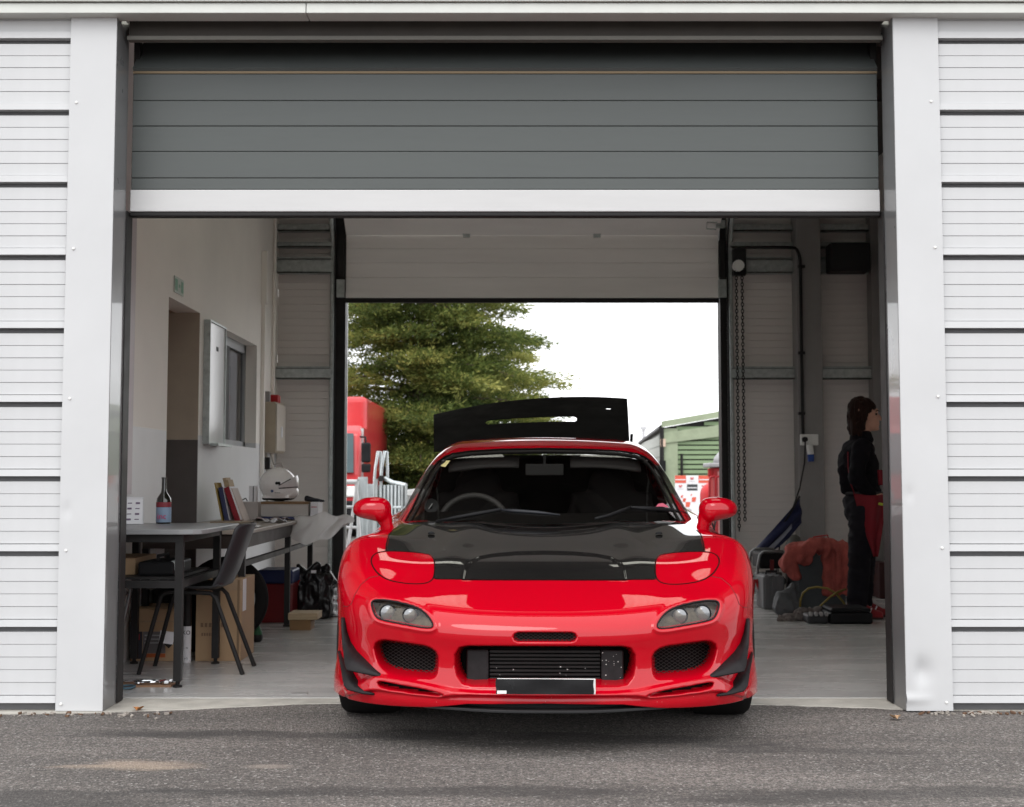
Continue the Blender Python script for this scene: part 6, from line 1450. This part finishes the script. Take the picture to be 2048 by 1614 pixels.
MB().tube([(x0-.06,BY-.05,zl),(s0.x-.05,BY+8,s0.z)], .06, 6).build('gutter', M_steel, wk)
MB().tube([(x0-.05,BY-.08,0),(x0-.05,BY-.08,zl)], .05, 8).build('downpipe', M_steel, wk); MB().tube([(x0+.40,BY-.08,0),(x0+.40,BY-.08,zl-.6)], .03, 8).build('downpipe', M_steel, wk)
MB().box(x0-.12,x0+.02,BY-.25,BY-.06,at(1326,930,BY).z-.15,at(1326,930,BY).z+.1).build('wall_lamp', M_bk, wk)
q = at(1325,885,BY); MB().box(q.x-.06,q.x+.06,BY-.12,BY-.062,q.z-.1,q.z+.08).build('junction_box', mat('box_peach', (.6,.45,.35), .5), wk)
# lamp post far behind
q = at(1287,870,60); tag(MB().tube([(q.x,60,0),(q.x,60,q.z+.3)], .08, 6).box(q.x-.15,q.x+.15,59.9,60.1,q.z+.25,q.z+.4).build('lamp_post', mat('post_pale', (.5,.5,.52), .5)), 'faint pale floodlight post far behind the green workshop', 'lamp post')

# ---- sponsor boards leaning against the workshop
SY = 17.0
a, b_ = at(1350,951,SY), at(1432,1085,SY)
sb = thing('banner_board', 'white and red printed banner board in front of the green workshop', 'banner', ((a.x+b_.x)/2,SY,0))
MB().box(a.x,b_.x+.4,SY,SY+.03,.0,a.z).build('panel', M_paper, sb)
M_br = mat('banner_red', (.62,.11,.07), .5); M_bkk = mat('banner_black', (.05,.055,.06), .5)
def rect(px0, py0, px1, py1, m, nm='printed_block', y=SY-.004):
    p, q = at(px0,py0,y), at(px1,py1,y); MB().box(p.x,q.x,y,y+.003,q.z,p.z).build(nm, m, sb)
rect(1350,951,1372,966,M_br); rect(1397,951,1420,966,M_br); rect(1374,968.5,1395,981,M_bkk)
rect(1351,958.4,1371,960.2,M_paper,'white_bar',SY-.008); rect(1398,958.4,1419,960.2,M_paper,'white_bar',SY-.008); rect(1375,974.6,1394,976.4,M_paper,'white_bar',SY-.008)
M_lg = mat('logo_red', (.55,.10,.10), .5)
for px, py in ((1384,957),(1361,972.5),(1407,972.5)):
    for dx in (-2.6, 2.6):
        p, q = at(px+dx,py-2.5,SY-.006), at(px+dx*.25,py+2,SY-.006); MB().tube([p,q], .010, 4).build('logo', M_lg, sb)
    rect(px-6,py+5.2,px+6,py+6.0,mat('logo_grey', (.45,.45,.46), .5),'caption')
def dia(px, py, s_):
    y = SY-.005; P = [at(px-s_+1,py+s_,y), at(px+s_-1,py+s_,y), at(px+s_+1,py-s_,y), at(px-s_+1+1,py-s_,y)]
    MB().prism([(p.x,p.z) for p in P], y, y+.004, 'xz').build('chequer', M_br, sb)
for px, py, s_ in ((1363,993,2.5),(1368,1000,3.6),(1375,1009,5),(1382,990,1.8),(1387,999,4.6)): dia(px, py, s_)
# dome seat or bollard top
q = at(1375,1022,14.5); tag(blob('grey_buoy', [('e',(q.x,14.5,.52),(.06,.05,.032)),('c',(q.x,14.5,.03),(q.x,14.5,.5),.03,.025)], .008, mat('buoy_grey', (.25,.25,.26), .6), it=2), 'small grey capped bollard in front of the banner', 'bollard')
# ---- red fuel bowser with grey domed top
FYY = 9.2
a, b_ = at(1424,935,FYY), at(1470,1075,FYY)
bw = thing('fuel_dispenser', 'red dispenser with grey domed lid and two handles at the right jamb', 'dispenser', (a.x+.2,FYY,0))
M_fr = mat('dispenser_red', (.42,.04,.045), .4, var=.1)
MB().box(a.x+.02,a.x+.55,FYY,FYY+.4,.02,a.z).build('cabinet', M_fr, bw, bevel=.02)
for k in range(4): MB().box(a.x+.06+k*.05,a.x+.085+k*.05,FYY-.012,FYY-.0005,.1,a.z-.04).build('rib', mat('dispenser_pale', (.55,.22,.22), .4), bw)
q = at(1417,925,FYY); MB().box(q.x,q.x+.62,FYY-.06,FYY+.46,a.z+.002,a.z+.05).build('lid_rim', mat('lid_grey', (.38,.38,.39), .5), bw, bevel=.012)
MB().lathe([(.25,0),(.24,.06),(.19,.12),(.10,.155),(0,.165)], 24, Matrix.Translation((q.x+.34,FYY+.2,a.z+.0505)) @ Matrix.Diagonal((1.05,.9,1,1))).build('dome', mat('lid_grey', (.38,.38,.39)), bw, smooth=True)
for px in (1419, 1431):
    P = [at(px,990,FYY-.06), at(px,962,FYY-.06), at(px+3,954,FYY-.06), at(px+10,952,FYY-.06)]; MB().tube([(P[0].x,FYY-.06,.5)]+P, .012, 8).build('handle', mat('handle_red', (.30,.01,.015), .4), bw, smooth=True)
MB().box(a.x-.03,a.x+.02,FYY+.02,FYY+.12,a.z-.10,a.z-.01).build('side_box', M_red, bw)
tag(blob('red_drum', [('e',(at(1432,970,10).x,10.2,.80),(.16,.16,.15)),('c',(at(1432,970,10).x,10.2,.2),(at(1432,970,10).x,10.2,.78),.16,.16)], .03, mat('drum_red', (.55,.03,.035), .4), it=3), 'bright red rounded drum behind the dispenser handles', 'drum')
hp = [at(1426,1030,FYY-.1), at(1424,1045,FYY-.12), at(1428,1060,FYY-.12), at(1431,1040,FYY-.1)]
tag(MB().tube([(p.x,p.y,p.z) for p in hp], .012, 6).build('fuel_hose', M_black, smooth=True), 'black hose looping at the foot of the red dispenser', 'hose')
for o in scene.objects:
    for k in ('_m', '_p'):
        if k in o: del o[k]
